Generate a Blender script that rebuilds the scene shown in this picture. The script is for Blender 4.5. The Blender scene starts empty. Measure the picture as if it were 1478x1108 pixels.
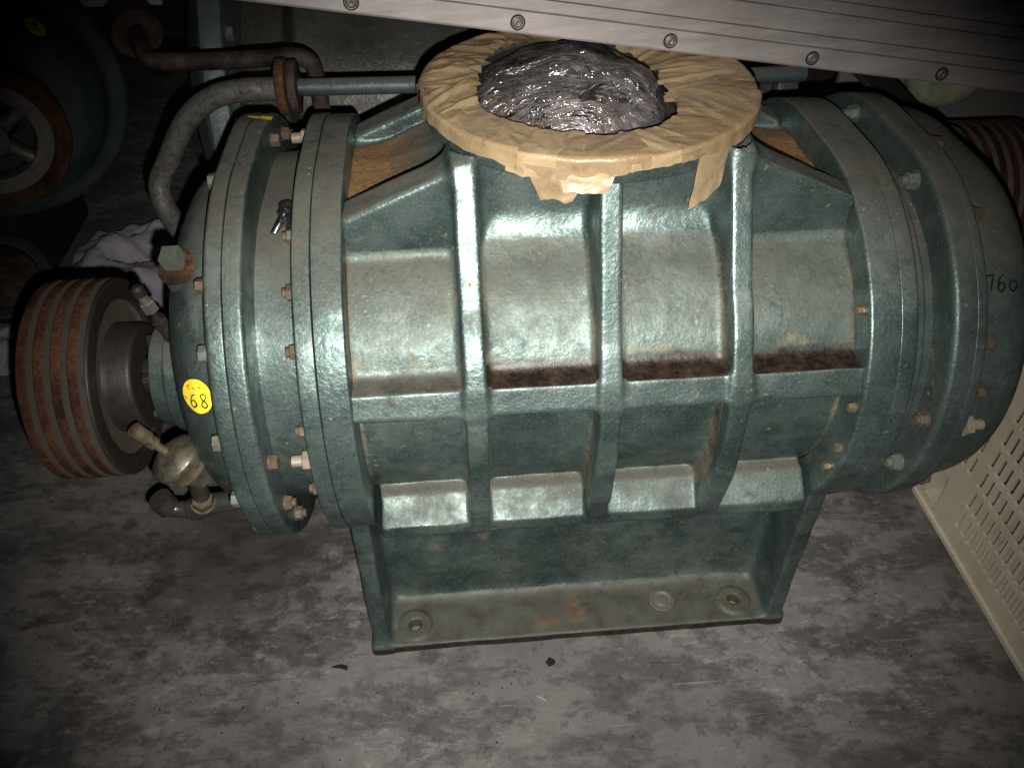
import bpy, bmesh, math, random
import numpy as np
from mathutils import Vector, Matrix, noise

random.seed(7)
SC = bpy.context.scene
COL = SC.collection
R = math.radians

# ------------------------------------------------------------------ camera
PITCH, YAW = R(42.0), R(5.0)
cam_d = bpy.data.cameras.new('camera')
cam = bpy.data.objects.new('camera', cam_d)
COL.objects.link(cam)
cam.location = (0, 0, 1.4)
cam.rotation_euler = (R(90) - PITCH, 0, -YAW)
cam_d.sensor_width = 36.0
cam_d.lens = 29.13
cam_d.clip_start = 0.02
cam_d.clip_end = 60
SC.camera = cam

# ------------------------------------------------------------------ world: an unlit shed at night
W = bpy.data.worlds.new('World')
SC.world = W
W.use_nodes = True
W.node_tree.nodes['Background'].inputs[0].default_value = (0.55, 0.6, 0.7, 1)
W.node_tree.nodes['Background'].inputs[1].default_value = 0.006

# ------------------------------------------------------------------ the phone's flash, a few centimetres below the lens
FD = bpy.data.lights.new('phone_flash', 'SPOT')
FD.energy = 146
FD.color = (1.0, 0.965, 0.90)
FD.spot_size = R(79)
FD.spot_blend = 1.0
FD.shadow_soft_size = 0.005
FL = bpy.data.objects.new('phone_flash', FD)
COL.objects.link(FL)
FL.location = (0.010, -0.012, 1.360)
FL.rotation_euler = (R(90) - R(44.5), 0, -R(6.0))

SC.view_settings.view_transform = 'Standard'
SC.view_settings.look = 'None'
SC.view_settings.gamma = 1
SC.view_settings.exposure = 0
SC.view_settings.use_curve_mapping = False
SC.render.engine = 'CYCLES'
SC.cycles.max_bounces = 6

# ================================================================== materials
class NT:
    def __init__(s, name):
        s.m = bpy.data.materials.new(name)
        s.m.use_nodes = True
        s.t = s.m.node_tree
        s.b = s.t.nodes['Principled BSDF']
        s.tc = s.t.nodes.new('ShaderNodeTexCoord')
        s.info = None
    def n(s, typ, **kw):
        x = s.t.nodes.new(typ)
        for k, v in kw.items():
            setattr(x, k, v)
        return x
    def link(s, a, b):
        s.t.links.new(a, b)
    def noise(s, scale, detail=5, rough=0.6, vec=None, dist=0.0):
        x = s.n('ShaderNodeTexNoise')
        x.inputs['Scale'].default_value = scale
        x.inputs['Detail'].default_value = detail
        x.inputs['Roughness'].default_value = rough
        x.inputs['Distortion'].default_value = dist
        s.link(vec if vec else s.tc.outputs['Object'], x.inputs['Vector'])
        return x.outputs[0]
    def ramp(s, f, a, b, ca=(0, 0, 0, 1), cb=(1, 1, 1, 1)):
        x = s.n('ShaderNodeValToRGB')
        x.color_ramp.elements[0].position = a
        x.color_ramp.elements[1].position = b
        x.color_ramp.elements[0].color = ca
        x.color_ramp.elements[1].color = cb
        s.link(f, x.inputs[0])
        return x.outputs[0]
    def math(s, op, a, b=None, clamp=False):
        x = s.n('ShaderNodeMath', operation=op, use_clamp=clamp)
        for i, v in enumerate((a, b)):
            if v is None:
                continue
            if isinstance(v, (int, float)):
                x.inputs[i].default_value = v
            else:
                s.link(v, x.inputs[i])
        return x.outputs[0]
    def mix(s, f, a, b, typ='MIX'):
        x = s.n('ShaderNodeMix', data_type='RGBA', blend_type=typ)
        for i, v in ((0, f), (6, a), (7, b)):
            if isinstance(v, (int, float)):
                x.inputs[i].default_value = v
            elif isinstance(v, tuple):
                x.inputs[i].default_value = v if len(v) == 4 else v + (1,)
            else:
                s.link(v, x.inputs[i])
        return x.outputs[2]
    def mixf(s, f, a, b):
        x = s.n('ShaderNodeMix', data_type='FLOAT')
        for i, v in ((0, f), (2, a), (3, b)):
            if isinstance(v, (int, float)):
                x.inputs[i].default_value = v
            else:
                s.link(v, x.inputs[i])
        return x.outputs[0]
    def bump(s, h, strength=0.3, dist=0.002, prev=None):
        x = s.n('ShaderNodeBump')
        x.inputs['Strength'].default_value = strength
        x.inputs['Distance'].default_value = dist
        s.link(h, x.inputs['Height'])
        if prev:
            s.link(prev, x.inputs['Normal'])
        return x.outputs[0]
    def attr(s, name):
        x = s.n('ShaderNodeAttribute')
        x.attribute_name = name
        return x.outputs['Fac']
    def normz(s):
        g = s.n('ShaderNodeNewGeometry')
        x = s.n('ShaderNodeSeparateXYZ')
        s.link(g.outputs['Normal'], x.inputs[0])
        return x.outputs[2]
    def set(s, **kw):
        names = dict(color='Base Color', rough='Roughness', metal='Metallic', normal='Normal', spec='Specular IOR Level',
                     coat='Coat Weight', coatr='Coat Roughness', trans='Transmission Weight', alpha='Alpha', ior='IOR',
                     sheen='Sheen Weight')
        for k, v in kw.items():
            i = s.b.inputs[names[k]]
            if isinstance(v, (int, float)):
                i.default_value = v
            elif isinstance(v, tuple):
                i.default_value = v if len(v) == 4 else v + (1,)
            else:
                s.link(v, i)
        return s.m


def hammer_paint(name, base=(0.052, 0.084, 0.079), light=(0.200, 0.256, 0.240), dusty=1.0, rusty=1.0, rough=0.35, metal=0.72, attrs=False):
    """green silver hammer finish enamel, with dust lying on level faces, rust specks and oily dirt"""
    t = NT(name)
    big = t.noise(6.0, 4, 0.6)
    mid = t.noise(38.0, 5, 0.65)
    fine = t.noise(330.0, 3, 0.6)
    col = t.mix(t.ramp(big, 0.35, 0.68), base, light)
    col = t.mix(t.math('MULTIPLY', t.ramp(mid, 0.45, 0.62), 0.5), col, tuple(c * 0.62 for c in base))
    col = t.mix(t.math('MULTIPLY', t.ramp(fine, 0.52, 0.64), 0.28), col, tuple(min(1, c * 1.35) for c in light))
    rgh = t.mixf(t.ramp(mid, 0.35, 0.7), rough - 0.04, rough + 0.16)
    met = metal
    # dust
    d = t.ramp(t.math('ADD', t.normz(), t.math('MULTIPLY', t.math('SUBTRACT', t.noise(22, 5, 0.7), 0.5), 0.6)), 0.58, 0.95)
    d = t.math('MULTIPLY', d, 0.92 * dusty)
    col = t.mix(d, col, t.mix(t.noise(60, 4), (0.052, 0.049, 0.039), (0.108, 0.102, 0.083)))
    rgh = t.mixf(d, rgh, 0.92)
    met = t.mixf(d, met, 0.0)
    if attrs:
        fl = t.math('MULTIPLY', t.attr('film'), t.ramp(t.noise(13, 6, 0.7), 0.25, 0.62))
        col = t.mix(t.math('MULTIPLY', fl, 0.66), col, t.mix(t.noise(120, 5, 0.7), (0.036, 0.040, 0.030), (0.135, 0.142, 0.112)))
        rgh = t.mixf(fl, rgh, 0.60)
        met = t.mixf(fl, met, 0.34)
    # grey wear, dark handling marks
    wr = t.math('MULTIPLY', t.ramp(t.noise(18, 7, 0.75, dist=0.6), 0.54, 0.66), 0.5)
    col = t.mix(wr, col, tuple(0.45 * c for c in base))
    rgh = t.mixf(wr, rgh, 0.6)
    mp = t.n('ShaderNodeMapping')
    mp.inputs['Scale'].default_value = (1.0, 0.12, 0.12)
    t.link(t.tc.outputs['Object'], mp.inputs[0])
    sk = t.math('MULTIPLY', t.ramp(t.noise(95, 5, 0.7, vec=mp.outputs[0]), 0.60, 0.70), 0.4)
    col = t.mix(sk, col, (0.055, 0.045, 0.034))
    msk = t.ramp(t.noise(5.5, 4, 0.6), 0.40, 0.64)
    pit = t.math('MULTIPLY', t.math('MULTIPLY', t.ramp(t.noise(190, 4, 0.7), 0.57, 0.66), 0.75), msk)
    col = t.mix(pit, col, (0.030, 0.034, 0.028))
    # paint knocked off in small pale chips
    ch = t.math('MULTIPLY', t.math('MULTIPLY', t.ramp(t.noise(130, 3, 0.6), 0.68, 0.70), 0.7), msk)
    col = t.mix(ch, col, (0.34, 0.36, 0.33))
    # rust specks
    rs = t.math('MULTIPLY', t.ramp(t.noise(75, 4, 0.75), 0.625, 0.69), t.ramp(t.noise(9, 3), 0.47, 0.62))
    rs = t.math('MULTIPLY', rs, 0.85 * rusty)
    if attrs:
        ra = t.ramp(t.math('ADD', t.attr('rust'), t.math('MULTIPLY', t.math('SUBTRACT', t.noise(34, 6, 0.75), 0.5), 1.0)), 0.34, 0.78)
        rs = t.math('MAXIMUM', rs, t.math('MULTIPLY', ra, t.ramp(t.attr('rust'), 0.02, 0.2)))
    rcol = t.mix(t.ramp(t.noise(150, 5, 0.75), 0.30, 0.70), (0.070, 0.036, 0.015), (0.30, 0.165, 0.062))
    col = t.mix(rs, col, rcol)
    rgh = t.mixf(rs, rgh, 0.9)
    met = t.mixf(rs, met, 0.0)
    if attrs:
        lm = t.ramp(t.math('ADD', t.attr('lime'), t.math('MULTIPLY', t.math('SUBTRACT', t.noise(45, 6, 0.75), 0.5), 1.3)), 0.45, 0.75)
        lm = t.math('MULTIPLY', lm, t.math('MULTIPLY', t.ramp(t.attr('lime'), 0.02, 0.2), 0.75))
        col = t.mix(lm, col, t.mix(t.noise(90, 4), (0.36, 0.34, 0.22), (0.22, 0.15, 0.075)))
        rgh = t.mixf(lm, rgh, 0.75)
        gr = t.ramp(t.math('ADD', t.attr('grime'), t.math('MULTIPLY', t.math('SUBTRACT', t.noise(30, 6, 0.7), 0.5), 0.9)), 0.30, 0.72)  # carries the base edge's painted contact shadow too
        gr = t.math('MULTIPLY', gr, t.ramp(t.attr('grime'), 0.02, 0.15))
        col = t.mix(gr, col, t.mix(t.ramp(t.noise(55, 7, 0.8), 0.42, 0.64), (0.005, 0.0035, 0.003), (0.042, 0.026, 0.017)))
        rgh = t.mixf(gr, rgh, 0.45)
        met = t.mixf(gr, met, 0.0)
    nb = t.bump(t.noise(190, 4, 0.65), 0.34, 0.0020)
    nb = t.bump(t.noise(70, 6, 0.62), 0.22, 0.0035, nb)
    nb = t.bump(t.noise(15, 3, 0.5), 0.16, 0.010, nb)
    return t.set(color=col, rough=rgh, metal=met, normal=nb, spec=0.5)


def rust_mat(name, dark=(0.035, 0.014, 0.008), light=(0.22, 0.085, 0.032), scale=90, rough=0.88):
    t = NT(name)
    c = t.mix(t.ramp(t.noise(scale, 6, 0.75), 0.35, 0.66), dark, light)
    c = t.mix(t.ramp(t.noise(14, 4), 0.42, 0.66), c, tuple(x * 0.5 for x in dark))
    nb = t.bump(t.noise(260, 5, 0.7), 0.6, 0.003)
    return t.set(color=c, rough=rough, normal=nb, spec=0.25)


def metal_mat(name, col, rough=0.4, metal=0.8, grime=0.5, scale=60, dark=(0.03, 0.022, 0.016)):
    t = NT(name)
    oi = t.n('ShaderNodeObjectInfo')
    v = t.n('ShaderNodeVectorMath', operation='ADD')
    t.link(t.tc.outputs['Object'], v.inputs[0])
    t.link(oi.outputs['Random'], v.inputs[1])
    f = t.ramp(t.noise(scale, 5, 0.7, vec=v.outputs[0]), 0.40, 0.66)
    f = t.math('MULTIPLY', f, grime)
    c = t.mix(f, col, dark)
    nb = t.bump(t.noise(240, 3, 0.6), 0.25, 0.0015)
    return t.set(color=c, rough=t.mixf(f, rough, 0.8), metal=t.mixf(f, metal, 0.1), normal=nb)


def plain(name, col, rough=0.6, metal=0.0, var=0.35, scale=30, bump=0.25, spec=0.4):
    t = NT(name)
    c = t.mix(t.ramp(t.noise(scale, 5, 0.65), 0.3, 0.7), tuple(x * (1 - var) for x in col), tuple(min(1, x * (1 + var)) for x in col))
    return t.set(color=c, rough=rough, metal=metal, normal=t.bump(t.noise(scale * 5, 4), bump, 0.002), spec=spec)


def floor_mat():
    t = NT('worn_concrete')
    mp = t.n('ShaderNodeMapping')
    mp.inputs['Rotation'].default_value = (0, 0, R(52))
    mp.inputs['Scale'].default_value = (1.0, 2.1, 1.0)
    t.link(t.tc.outputs['Object'], mp.inputs[0])
    mp2 = t.n('ShaderNodeMapping')
    mp2.inputs['Rotation'].default_value = (0, 0, R(-66))
    mp2.inputs['Scale'].default_value = (0.05, 1.0, 1.0)
    t.link(t.tc.outputs['Object'], mp2.inputs[0])
    mp3 = t.n('ShaderNodeMapping')
    mp3.inputs['Rotation'].default_value = (0, 0, R(14))
    mp3.inputs['Scale'].default_value = (0.06, 1.0, 1.0)
    t.link(t.tc.outputs['Object'], mp3.inputs[0])
    zone = t.noise(1.7, 3, 0.5)
    a = t.noise(5.2, 13, 0.70, vec=mp.outputs[0])
    b = t.noise(15, 12, 0.72)
    c_ = t.noise(47, 10, 0.74)
    tiny = t.noise(330, 3, 0.6)
    c = t.mix(t.ramp(b, 0.3, 0.7), (0.140, 0.131, 0.126), (0.235, 0.221, 0.213))
    c = t.mix(t.math('MULTIPLY', t.ramp(zone, 0.42, 0.60), 0.5), c, (0.070, 0.064, 0.061))
    c = t.mix(t.math('MULTIPLY', t.ramp(a, 0.465, 0.555), 0.64), c, (0.052, 0.048, 0.046))
    c = t.mix(t.math('MULTIPLY', t.ramp(b, 0.525, 0.585), 0.58), c, (0.050, 0.043, 0.042))
    c = t.mix(t.math('MULTIPLY', t.math('MULTIPLY', t.ramp(c_, 0.55, 0.63), t.ramp(a, 0.42, 0.58)), 0.6), c, (0.026, 0.022, 0.022))
    lt = t.math('MULTIPLY', t.ramp(t.noise(24, 12, 0.75, vec=mp.outputs[0]), 0.53, 0.64), t.ramp(zone, 0.42, 0.56, (1, 1, 1, 1), (0, 0, 0, 1)))
    c = t.mix(t.math('MULTIPLY', lt, 0.65), c, (0.32, 0.30, 0.29))
    sc = t.math('MULTIPLY', t.ramp(t.noise(120, 3, 0.5, vec=mp2.outputs[0]), 0.64, 0.68), t.ramp(t.noise(3.1, 3), 0.46, 0.56))
    c = t.mix(t.math('MULTIPLY', sc, 0.55), c, (0.035, 0.031, 0.030))
    sc2 = t.math('MULTIPLY', t.ramp(t.noise(90, 3, 0.5, vec=mp3.outputs[0]), 0.66, 0.69), t.ramp(t.noise(4.1, 3), 0.50, 0.58))
    c = t.mix(t.math('MULTIPLY', sc2, 0.5), c, (0.30, 0.28, 0.27))
    sp = t.ramp(t.noise(150, 2, 0.5), 0.72, 0.74)
    c = t.mix(t.math('MULTIPLY', sp, 0.8), c, (0.015, 0.012, 0.012))
    c = t.mix(t.math('MULTIPLY', t.ramp(tiny, 0.40, 0.62), 0.20), c, (0.05, 0.045, 0.044))
    dv = t.n('ShaderNodeVectorMath', operation='DISTANCE')
    t.link(t.tc.outputs['Object'], dv.inputs[0])
    dv.inputs[1].default_value = (-0.46, 1.08, 0.0)
    oil = t.ramp(t.math('ADD', t.math('MULTIPLY', dv.outputs['Value'], 2.2), t.math('MULTIPLY', t.math('SUBTRACT', b, 0.5), 1.6)), 0.30, 0.62, (1, 1, 1, 1), (0, 0, 0, 1))
    c = t.mix(t.math('MULTIPLY', oil, 0.75), c, (0.020, 0.017, 0.016))
    nb = t.bump(c_, 0.16, 0.004)
    nb = t.bump(tiny, 0.16, 0.0015, nb)
    return t.set(color=c, rough=t.mixf(t.ramp(a, 0.45, 0.56), 0.72, 0.5), normal=nb, spec=0.3)


M = {}
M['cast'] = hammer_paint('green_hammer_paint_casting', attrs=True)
M['paint'] = hammer_paint('green_hammer_paint')
M['paint_dark'] = hammer_paint('oily_dark_green_paint', base=(0.055, 0.080, 0.074), light=(0.125, 0.155, 0.145), rough=0.42, metal=0.5)
M['paint_dull'] = hammer_paint('dusty_green_paint', base=(0.045, 0.044, 0.039), light=(0.100, 0.096, 0.085), rough=0.36, metal=0.4, dusty=0.6)
M['paint_rim'] = hammer_paint('worn_green_flange_paint', base=(0.075, 0.105, 0.105), light=(0.14, 0.185, 0.18), rough=0.45, metal=0.2, rusty=1.2)
M['paint_old'] = hammer_paint('old_dark_green_paint', base=(0.035, 0.052, 0.053), light=(0.07, 0.095, 0.095), rough=0.45, metal=0.2, rusty=1.2)
M['rust'] = rust_mat('rusty_iron', (0.030, 0.014, 0.009), (0.13, 0.062, 0.030))
M['rust_red'] = rust_mat('red_brown_rust', (0.036, 0.015, 0.010), (0.135, 0.054, 0.029), 150)
M['rust_pipe'] = rust_mat('rusty_pipe_skin', (0.022, 0.015, 0.013), (0.085, 0.056, 0.045), 45, 0.55)
M['grey_pipe'] = metal_mat('flaking_grey_green_pipe', (0.125, 0.125, 0.112), 0.5, 0.3, 0.95, 75, (0.030, 0.022, 0.018))
M['steel'] = metal_mat('dull_steel', (0.22, 0.20, 0.18), 0.5, 0.7, 0.5)
M['groove'] = metal_mat('worn_belt_groove_steel', (0.125, 0.100, 0.085), 0.55, 0.35, 0.5)
M['groove_pale'] = metal_mat('pale_worn_groove', (0.24, 0.19, 0.165), 0.55, 0.3, 0.4)
M['dirty_steel'] = metal_mat('oily_dark_steel', (0.038, 0.031, 0.027), 0.42, 0.4, 0.5)
M['bolt'] = metal_mat('rusty_bolt', (0.105, 0.086, 0.062), 0.62, 0.3, 0.9, 90, (0.062, 0.030, 0.014))
M['bolt_paint'] = metal_mat('painted_bolt', (0.12, 0.17, 0.15), 0.5, 0.3, 0.75, 90, (0.10, 0.045, 0.02))
M['zinc'] = metal_mat('pale_zinc_nut', (0.27, 0.25, 0.21), 0.55, 0.4, 0.7, 80, (0.2, 0.09, 0.03))
M['brass'] = metal_mat('dirty_brass', (0.26, 0.21, 0.13), 0.38, 0.8, 0.7)
M['nickel'] = metal_mat('oily_nickel_cup', (0.20, 0.18, 0.14), 0.34, 0.85, 0.7, 50)
M['oily'] = metal_mat('oily_black_fitting', (0.05, 0.045, 0.04), 0.22, 0.3, 0.5, 80, (0.01, 0.009, 0.008))
M['black_steel'] = metal_mat('black_oxide_screw', (0.10, 0.10, 0.10), 0.22, 0.95, 0.25)
M['black'] = plain('black_void', (0.008, 0.007, 0.007), 0.8, 0, 0.2)
M['floor'] = floor_mat()
M['dark_rubber'] = plain('dark_paint', (0.02, 0.019, 0.019), 0.55)
M['cloth'] = plain('grubby_white_cloth', (0.34, 0.32, 0.37), 0.95, 0, 0.18, 18, 0.35, 0.1)
M['green_rag'] = plain('green_cloth', (0.06, 0.30, 0.09), 0.9, 0, 0.25, 20)
M['ink'] = plain('black_marker_ink', (0.006, 0.006, 0.006), 0.6, 0, 0.1)
M['red_ink'] = plain('faint_red_ink', (0.35, 0.10, 0.03), 0.7, 0, 0.1)
M['cream'] = plain('cream_plastic_pipe', (0.36, 0.37, 0.26), 0.45, 0, 0.25, 25)
M['grey_board'] = plain('pale_grey_board', (0.22, 0.21, 0.19), 0.8, 0, 0.2, 6)
M['pale_board'] = plain('pale_painted_board', (0.5, 0.46, 0.46), 0.8, 0, 0.15, 12)


def yellow_mat():
    t = NT('yellow_sticker_film')
    c = t.mix(t.ramp(t.noise(60, 4), 0.35, 0.7), (1.0, 0.74, 0.02), (1.0, 0.84, 0.08))
    c = t.mix(t.math('MULTIPLY', t.ramp(t.noise(150, 4, 0.7), 0.62, 0.68), 0.8), c, (0.22, 0.11, 0.02))
    return t.set(color=c, rough=0.55, spec=0.3, sheen=0.0)
M['yellow'] = yellow_mat()


def alu_mat():
    t = NT('brushed_aluminium_with_scuffs')
    mp = t.n('ShaderNodeMapping')
    mp.inputs['Scale'].default_value = (0.12, 1, 1)
    t.link(t.tc.outputs['Object'], mp.inputs[0])
    s = t.noise(55, 6, 0.7, vec=mp.outputs[0])
    b = t.noise(7, 5, 0.65)
    c = t.mix(t.ramp(s, 0.3, 0.7), (0.27, 0.245, 0.238), (0.42, 0.38, 0.37))
    c = t.mix(t.math('MULTIPLY', t.ramp(b, 0.45, 0.68), 0.45), c, (0.23, 0.20, 0.195))
    st = t.math('MULTIPLY', t.ramp(t.noise(70, 6, 0.75, vec=mp.outputs[0]), 0.62, 0.70), t.ramp(t.noise(6, 3), 0.48, 0.6))
    c = t.mix(st, c, (0.07, 0.05, 0.038))
    c = t.mix(t.math('MULTIPLY', t.ramp(t.noise(300, 3), 0.58, 0.7), 0.25), c, (0.10, 0.08, 0.07))
    nb = t.bump(t.noise(120, 4), 0.15, 0.001)
    return t.set(color=c, rough=0.55, metal=0.35, normal=nb)
M['alu'] = alu_mat()


def tape_mat():
    t = NT('brown_kraft_tape')
    oi = t.n('ShaderNodeObjectInfo')
    c = t.mix(oi.outputs['Random'], (0.255, 0.180, 0.100), (0.39, 0.29, 0.17))
    c = t.mix(t.math('MULTIPLY', t.ramp(t.noise(16, 5, 0.7), 0.42, 0.7), 0.55), c, (0.155, 0.108, 0.062))
    c = t.mix(t.math('MULTIPLY', t.ramp(t.noise(40, 6, 0.75), 0.56, 0.68), 0.6), c, (0.10, 0.07, 0.042))
    nb = t.bump(t.noise(75, 5, 0.65, dist=0.8), 0.35, 0.004)
    return t.set(color=c, rough=0.36, normal=nb, spec=0.5)
M['tape'] = tape_mat()


def bag_mat():
    t = NT('dusty_wrapped_filling')
    c = t.mix(t.ramp(t.noise(15, 4, 0.6), 0.46, 0.58), (0.42, 0.375, 0.385), (0.20, 0.130, 0.062))
    c = t.mix(t.math('MULTIPLY', t.ramp(t.noise(60, 5, 0.7), 0.45, 0.7), 0.5), c, (0.09, 0.075, 0.075))
    return t.set(color=c, rough=0.55, normal=t.bump(t.noise(60, 5), 0.4, 0.004))
M['bag_fill'] = bag_mat()


def film_mat():
    t = NT('clear_crumpled_film')
    g = t.n('ShaderNodeBsdfGlossy')
    g.inputs['Roughness'].default_value = 0.13
    g.inputs['Color'].default_value = (1, 1, 1, 1)
    tr = t.n('ShaderNodeBsdfTransparent')
    tr.inputs[0].default_value = (0.93, 0.92, 0.93, 1)
    df = t.n('ShaderNodeBsdfDiffuse')
    df.inputs[0].default_value = (0.30, 0.275, 0.29, 1)
    fr = t.n('ShaderNodeFresnel')
    fr.inputs[0].default_value = 1.6
    mpf = t.n('ShaderNodeMapping')
    mpf.inputs['Rotation'].default_value = (0.3, 0.2, R(35))
    mpf.inputs['Scale'].default_value = (0.65, 1.25, 1.0)
    t.link(t.tc.outputs['Object'], mpf.inputs[0])
    nb = t.bump(t.noise(26, 4, 0.5, vec=mpf.outputs[0], dist=1.2), 1.0, 0.038)
    for x in (g, fr):
        t.link(nb, x.inputs['Normal'])
    m1 = t.n('ShaderNodeMixShader')
    t.link(t.math('MULTIPLY', fr.outputs[0], 1.9, True), m1.inputs[0])
    m0 = t.n('ShaderNodeMixShader')
    t.link(t.math('MULTIPLY', t.ramp(t.noise(24, 5, 0.7), 0.35, 0.70), 0.42), m0.inputs[0])
    t.link(tr.outputs[0], m0.inputs[1])
    t.link(df.outputs[0], m0.inputs[2])
    t.link(m0.outputs[0], m1.inputs[1])
    t.link(g.outputs[0], m1.inputs[2])
    t.link(m1.outputs[0], t.t.nodes['Material Output'].inputs[0])
    return t.m
M['film'] = film_mat()


def crate_mat():
    t = NT('cream_crate_plastic')
    c = t.mix(t.ramp(t.noise(8, 5, 0.65), 0.35, 0.7), (0.60, 0.55, 0.43), (0.48, 0.43, 0.32))
    c = t.mix(t.math('MULTIPLY', t.ramp(t.noise(28, 6, 0.75), 0.57, 0.72), 0.5), c, (0.20, 0.14, 0.07))
    return t.set(color=c, rough=0.5, normal=t.bump(t.noise(80, 4), 0.15, 0.002))
M['crate'] = crate_mat()

# ================================================================== mesh helpers
def tag(o, label=None, cat=None, group=None, kind=None):
    for k, v in (('label', label), ('category', cat), ('group', group), ('kind', kind)):
        if v:
            o[k] = v
    return o

def empty(name, loc, label, cat, group=None):
    o = bpy.data.objects.new(name, None)
    COL.objects.link(o)
    o.location = loc
    o.empty_display_size = 0.05
    return tag(o, label, cat, group)

def wloc(o):
    v = Vector((0, 0, 0))
    while o is not None:
        v += o.location
        o = o.parent
    return v

def mesh_data(name, verts, faces, mat, smooth=True):
    me = bpy.data.meshes.new(name)
    me.from_pydata([tuple(v) for v in verts], [], faces)
    if smooth:
        me.polygons.foreach_set('use_smooth', [True] * len(me.polygons))
    me.materials.append(M[mat] if isinstance(mat, str) else mat)
    me.update()
    return me

def link(name, me, parent=None, loc=(0, 0, 0), rot=None):
    o = bpy.data.objects.new(name, me)
    COL.objects.link(o)
    o.parent = parent
    o.location = loc
    if rot is not None:
        o.rotation_mode = 'QUATERNION'
        o.rotation_quaternion = rot
    return o

def obj(name, verts, faces, mat, parent=None, smooth=True, base=None, bevel=0, seg=2, auto=True):
    """verts in world coordinates; stored relative to the parent's place (or to base)"""
    off = wloc(parent) if parent else Vector(base if base else (0, 0, 0))
    me = mesh_data(name, [(v[0] - off.x, v[1] - off.y, v[2] - off.z) for v in verts], faces, mat, smooth)
    o = link(name, me, parent, (0, 0, 0) if parent else off)
    if bevel:
        b = o.modifiers.new('bevel', 'BEVEL')
        b.width = bevel
        b.segments = seg
        b.limit_method = 'ANGLE'
        b.angle_limit = R(35)
    if smooth and auto:
        sharp(me)
    return o

def sharp(me, ang=40):
    bm = bmesh.new()
    bm.from_mesh(me)
    bmesh.ops.recalc_face_normals(bm, faces=bm.faces)
    for e in bm.edges:
        if len(e.link_faces) == 2 and e.calc_face_angle(0) > R(ang):
            e.smooth = False
    bm.to_mesh(me)
    bm.free()

def frame(axis):
    """matrix with local x = axis"""
    x = Vector(axis).normalized()
    up = Vector((0, 0, 1)) if abs(x.z) < 0.95 else Vector((0, 1, 0))
    y = up.cross(x).normalized()
    z = x.cross(y)
    return Matrix((x, y, z)).transposed()

def round_profile(p, r=0.004, n=3):
    out = []
    for i, (x, q) in enumerate(p):
        if i in (0, len(p) - 1):
            out.append((x, q)); continue
        a, b, c = Vector(p[i - 1]), Vector((x, q)), Vector(p[i + 1])
        l = min(r, (a - b).length * 0.45, (c - b).length * 0.45)
        p0 = b + (a - b).normalized() * l
        p1 = b + (c - b).normalized() * l
        for k in range(n + 1):
            t = k / n
            out.append(tuple(p0 * (1 - t) ** 2 + b * 2 * t * (1 - t) + p1 * t * t))
    return out

def lathe(prof, center, axis=(1, 0, 0), n=96, close=False, wob=0.0, sep=0.0):
    F = frame(axis)
    c = Vector(center)
    vs, fs = [], []
    m = len(prof)
    angs = [(2 * math.pi * i / n, 0.0) for i in range(n)]
    if sep:
        h_ = n // 2
        angs = [(-math.pi / 2 + math.pi * i / h_, sep) for i in range(h_ + 1)] + [(math.pi / 2 + math.pi * i / h_, -sep) for i in range(h_ + 1)]
    n = len(angs)
    for a, so in angs:
        for (x, r) in prof:
            if wob:
                r = r + wob * noise.noise(Vector((x * 9, math.cos(a) * 2.5, math.sin(a) * 2.5)))
            vs.append(c + F @ Vector((x, so + r * math.cos(a), r * math.sin(a))))
    for i in range(n):
        j = (i + 1) % n
        for k in range(m - 1 + (1 if close else 0)):
            k2 = (k + 1) % m
            fs.append((i * m + k, j * m + k, j * m + k2, i * m + k2))
    return vs, fs

def smooth_path(pts, sub=8):
    P = [Vector(p) for p in pts]
    P = [P[0] * 2 - P[1]] + P + [P[-1] * 2 - P[-2]]
    out = []
    for i in range(1, len(P) - 2):
        for k in range(sub):
            t = k / sub
            a, b, c, d = P[i - 1], P[i], P[i + 1], P[i + 2]
            out.append(0.5 * ((2 * b) + (c - a) * t + (2 * a - 5 * b + 4 * c - d) * t * t + (3 * b - a - 3 * c + d) * t ** 3))
    out.append(P[-2])
    return out

def tube(pts, r, n=14, caps=True):
    vs, fs = [], []
    rr = r if isinstance(r, (list, tuple)) else [r] * len(pts)
    prev = None
    for i, p in enumerate(pts):
        d = (pts[min(i + 1, len(pts) - 1)] - pts[max(i - 1, 0)]).normalized()
        if prev is None:
            up = Vector((0, 0, 1)) if abs(d.z) < 0.9 else Vector((0, 1, 0))
            s = d.cross(up).normalized()
        else:
            s = (prev - d * prev.dot(d)).normalized()
        prev = s
        t = d.cross(s)
        for k in range(n):
            a = 2 * math.pi * k / n
            vs.append(p + (s * math.cos(a) + t * math.sin(a)) * rr[i])
    m = len(pts)
    for i in range(m - 1):
        for k in range(n):
            k2 = (k + 1) % n
            fs.append((i * n + k, i * n + k2, (i + 1) * n + k2, (i + 1) * n + k))
    if caps:
        fs.append(tuple(range(n)))
        fs.append(tuple((m - 1) * n + k for k in range(n)))
    return vs, fs

def box(x0, x1, y0, y1, z0, z1):
    v = [(x, y, z) for x in (x0, x1) for y in (y0, y1) for z in (z0, z1)]
    f = [(0, 1, 3, 2), (4, 6, 7, 5), (0, 4, 5, 1), (2, 3, 7, 6), (0, 2, 6, 4), (1, 5, 7, 3)]
    return v, f

def merge(*parts):
    vs, fs = [], []
    for v, f in parts:
        o = len(vs)
        vs += [Vector(q) for q in v]
        fs += [tuple(i + o for i in g) for g in f]
    return vs, fs

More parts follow.
